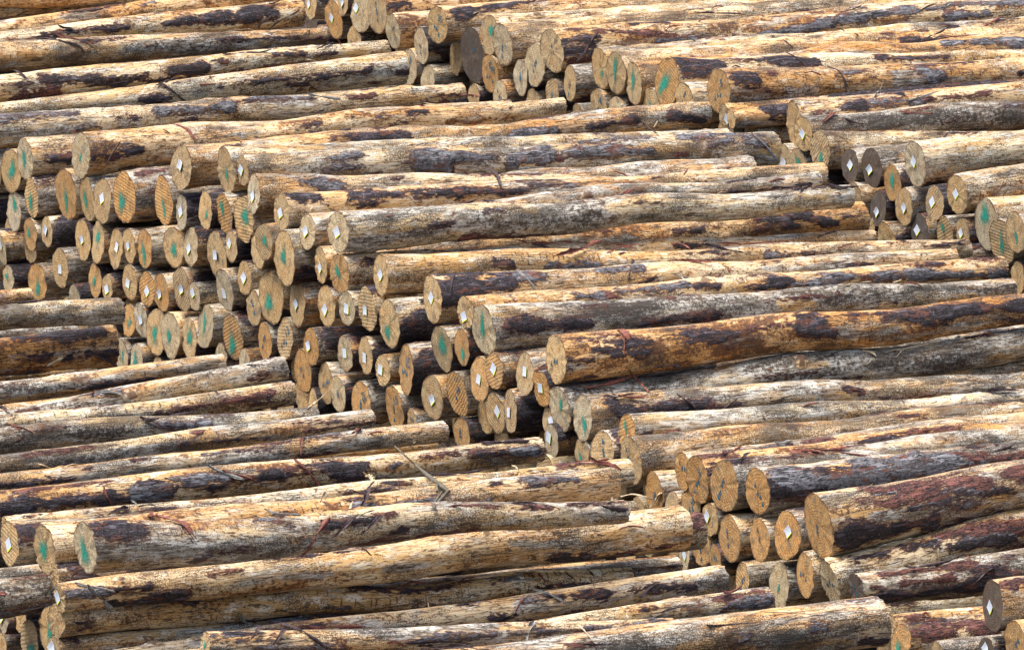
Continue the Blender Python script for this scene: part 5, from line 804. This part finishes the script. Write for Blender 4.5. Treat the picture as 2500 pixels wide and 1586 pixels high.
FL = {'T': 'dark log set back in the gaps between the ends of the rear pile', 'M': 'dark log set back in the gaps between the ends of the middle pile',
      'L': 'dark log set back in the gaps between the ends of the front pile'}
for i, (row, a0, a1, b, z, r) in enumerate(FILL):
    rg = np.random.default_rng(900+i)
    o, faces, rng = build_log(500+i, a0, a1, b, z, z, r, r*.85, [], False, [rg.uniform(.2, .7), rg.uniform(.3, .9), .4], [0.0, float(rg.uniform(0, 40)), 0.0], '', True, True)
    tag(o, FL[row], 'log', 'logs deep in the %s pile' % {'T': 'rear', 'M': 'middle', 'L': 'front'}[row])

# ---------------------------------------------------------------- loose bark, splinters, broken branch
def ribbon(name, pts, w, mat, seed, tubular=False):
    rng = np.random.default_rng(seed)
    P = np.array(pts, float)
    # resample
    d = np.r_[0, np.cumsum(np.linalg.norm(np.diff(P, axis=0), axis=1))]; n = max(6, int(d[-1]/.018))
    u = np.linspace(0, d[-1], n); Q = np.stack([np.interp(u, d, P[:, k]) for k in range(3)], -1)
    for _ in range(3): Q[1:-1] = (Q[:-2]+2*Q[1:-1]+Q[2:])/4
    org = Q[n//2].copy(); Q = Q-org
    T = np.gradient(Q, axis=0); T /= np.linalg.norm(T, axis=1)[:, None]+1e-9
    vdir = np.array([0, -.75, .66]); sd_ = np.cross(T, vdir); sd_ /= np.linalg.norm(sd_, axis=1)[:, None]+1e-9
    nd = np.cross(sd_, T)
    V = []; F = []
    if tubular:
        m = 8
        for i in range(n):
            t = i/(n-1); ww = w/2*(.35+.65*t)*(1+.15*math.sin(i*1.3))
            for k in range(m):
                a = 2*math.pi*k/m; V.append(Q[i]+sd_[i]*ww*math.cos(a)+nd[i]*ww*math.sin(a))
        for i in range(n-1):
            for k in range(m): F.append((i*m+k, i*m+(k+1) % m, (i+1)*m+(k+1) % m, (i+1)*m+k))
        F.append(tuple(range(m))); F.append(tuple((n-1)*m+k for k in reversed(range(m))))
    else:
        m = 7; ph = rng.uniform(0, 6)
        for i in range(n):
            t = i/(n-1); ww = w*(.62+.3*math.sin(i*.55+ph)+.18*rng.normal())*min(1, .35+min(t, 1-t)*5)
            tw = .5*math.sin(t*5+ph)
            for k in range(m):
                c = (k/(m-1)-.5)*2; cur = (c*c)*ww*.42
                s_ = sd_[i]*math.cos(tw)+nd[i]*math.sin(tw); n_ = nd[i]*math.cos(tw)-sd_[i]*math.sin(tw)
                V.append(Q[i]+s_*c*ww*.5*(1+.06*rng.normal())+n_*(cur*(1 if ph > 3 else -1)+.0035))
        nv = len(V); V += [v-nd[j//m]*.004 for j, v in enumerate(V)]
        for i in range(n-1):
            for k in range(m-1):
                q = (i*m+k, i*m+k+1, (i+1)*m+k+1, (i+1)*m+k); F.append(q); F.append(tuple(x+nv for x in reversed(q)))
            for k in (0, m-1): F.append((i*m+k, (i+1)*m+k, (i+1)*m+k+nv, i*m+k+nv))
        for i in (0, n-1):
            for k in range(m-1): F.append((i*m+k, i*m+k+1, i*m+k+1+nv, i*m+k+nv))
    me = bpy.data.meshes.new(name); me.from_pydata([tuple(float(x) for x in v) for v in V], [], F)
    me.materials.append(mat); me.update(); me.polygons.foreach_set('use_smooth', np.full(len(me.polygons), True))
    return link(name, me, None, tuple(float(x) for x in org))
for i, (k, w_, pts, lab) in enumerate(RIBS):
    nm = {'r': 'bark_strip', 'b': 'bark_strip', 'g': 'bark_strip', 's': 'wood_splinter'}[k]
    o = ribbon(nm, pts, w_*2.0, M_RIB[k], 40+i)
    tag(o, lab, 'splinter' if k == 's' else 'bark strip', 'loose bark and splinters on the logs')
br = None
for i, (w_, pts) in enumerate(BRANCH):
    o = ribbon('broken_branch' if br is None else 'twig', pts, w_*2.2, M_BR, 300+i, True)
    if br is None:
        br = o; tag(o, 'broken grey branch lying slantwise across the logs of the front pile', 'branch')
    else:
        mw = o.location-br.location; o.parent = br; o.location = mw

# small chips and slivers strewn over the tops of the logs
protos = []
for k in range(6):
    rng = np.random.default_rng(60+k); L = rng.uniform(.05, .16)
    pts = [(L*(t-.5), rng.normal()*.006, .012*math.sin(t*3.1)+rng.normal()*.002) for t in np.linspace(0, 1, 5)]
    o = ribbon('wood_chip', pts, rng.uniform(.006, .016), M_RIB['srbsrr'[k]], 70+k); protos.append((o, 'srbsrr'[k]))
rng = np.random.default_rng(4)
vis = [r for r in LOGS if r[14]]
CL = {'s': 'small pale splinter of wood lying on the logs', 'r': 'small reddish curl of bark lying on the logs', 'b': 'small dark flake of bark lying on the logs'}
used = set()
for i in range(200):
    r = vis[rng.integers(0, len(vis))]; k = int(rng.integers(0, 6))
    p, kk = protos[k]
    if k in used: c = p.copy(); sc.collection.objects.link(c)
    else: c = p; used.add(k)
    t = rng.uniform(.03, .97); ph = rng.uniform(.5, 1.7)
    rad = (r[10]*(1-t)+r[11]*t)*1.03+.008
    P = AX*(r[5]+t*(r[6]-r[5]))+BX*(r[7]+math.cos(ph)*rad); z = r[8]+t*(r[9]-r[8])+math.sin(ph)*rad
    c.location = (P.x, P.y, z); c.rotation_euler = (rng.normal()*.3, rng.normal()*.3, math.atan2(AX.y, AX.x)+rng.normal()*.7)
    c['label'] = CL[kk]; c['category'] = 'splinter' if kk == 's' else 'bark flake'; c['group'] = {'s': 'pale splinters strewn over the logs', 'r': 'bark curls strewn over the logs', 'b': 'bark flakes strewn over the logs'}[kk]

# longer torn shreds of bark and fibre caught on and between the logs
SL = {'g': 'torn grey shred of bark caught on the logs', 'r': 'torn reddish shred of bark caught on the logs', 'b': 'torn dark shred of bark caught on the logs', 's': 'pale torn fibre of wood caught on the logs'}
rng = np.random.default_rng(9)
for i in range(190):
    r = vis[rng.integers(0, len(vis))]; kk = 'rbbsr'[rng.integers(0, 5)]
    t0 = rng.uniform(.02, .9); ph = rng.uniform(.35, 1.75); L = rng.uniform(.10, .42)
    bp = [q for q in r[15] if q[5] in 'bgr']
    if bp and i % 3:                                   # peeling from the edge of a strip of bark
        q = bp[rng.integers(0, len(bp))]; u = rng.uniform(0, 1)
        t0 = float(np.clip((q[0]+(q[2]-q[0])*u)/(r[6]-r[5]), .01, .95)); ph = q[1]+(q[3]-q[1])*u+rng.choice([-1, 1])*q[4]/r[10]*.9
        L = rng.uniform(.08, .25); kk = {'b': 'b', 'g': 'g', 'r': 'r'}[q[5]]
    pts = []; dph = rng.normal()*.9; n = 6; lift0 = rng.uniform(0, .03)
    for q in range(n):
        u = q/(n-1); t = t0+u*L/3.7*rng.uniform(.9, 1.1); p_ = ph+dph*(u-.5)
        rad = (r[10]*(1-t)+r[11]*t)*1.03+.006+lift0*abs(u-.5)*2*rng.uniform(.3, 1.2)+.012*(q in (0, n-1))*rng.random()
        P = AX*(r[5]+t*(r[6]-r[5]))+BX*(r[7]+math.cos(p_)*rad)
        pts.append((P.x, P.y, r[8]+t*(r[9]-r[8])+math.sin(p_)*rad))
    o = ribbon('bark_shred' if kk != 's' else 'wood_fibre', pts, rng.uniform(.010, .034) if kk != 's' else rng.uniform(.005, .012), M_RIB[kk], 500+i)
    tag(o, SL[kk], 'bark shred' if kk != 's' else 'splinter', {'g': 'grey bark shreds on the logs', 'r': 'reddish bark shreds on the logs', 'b': 'dark bark shreds on the logs', 's': 'pale wood fibres on the logs'}[kk])
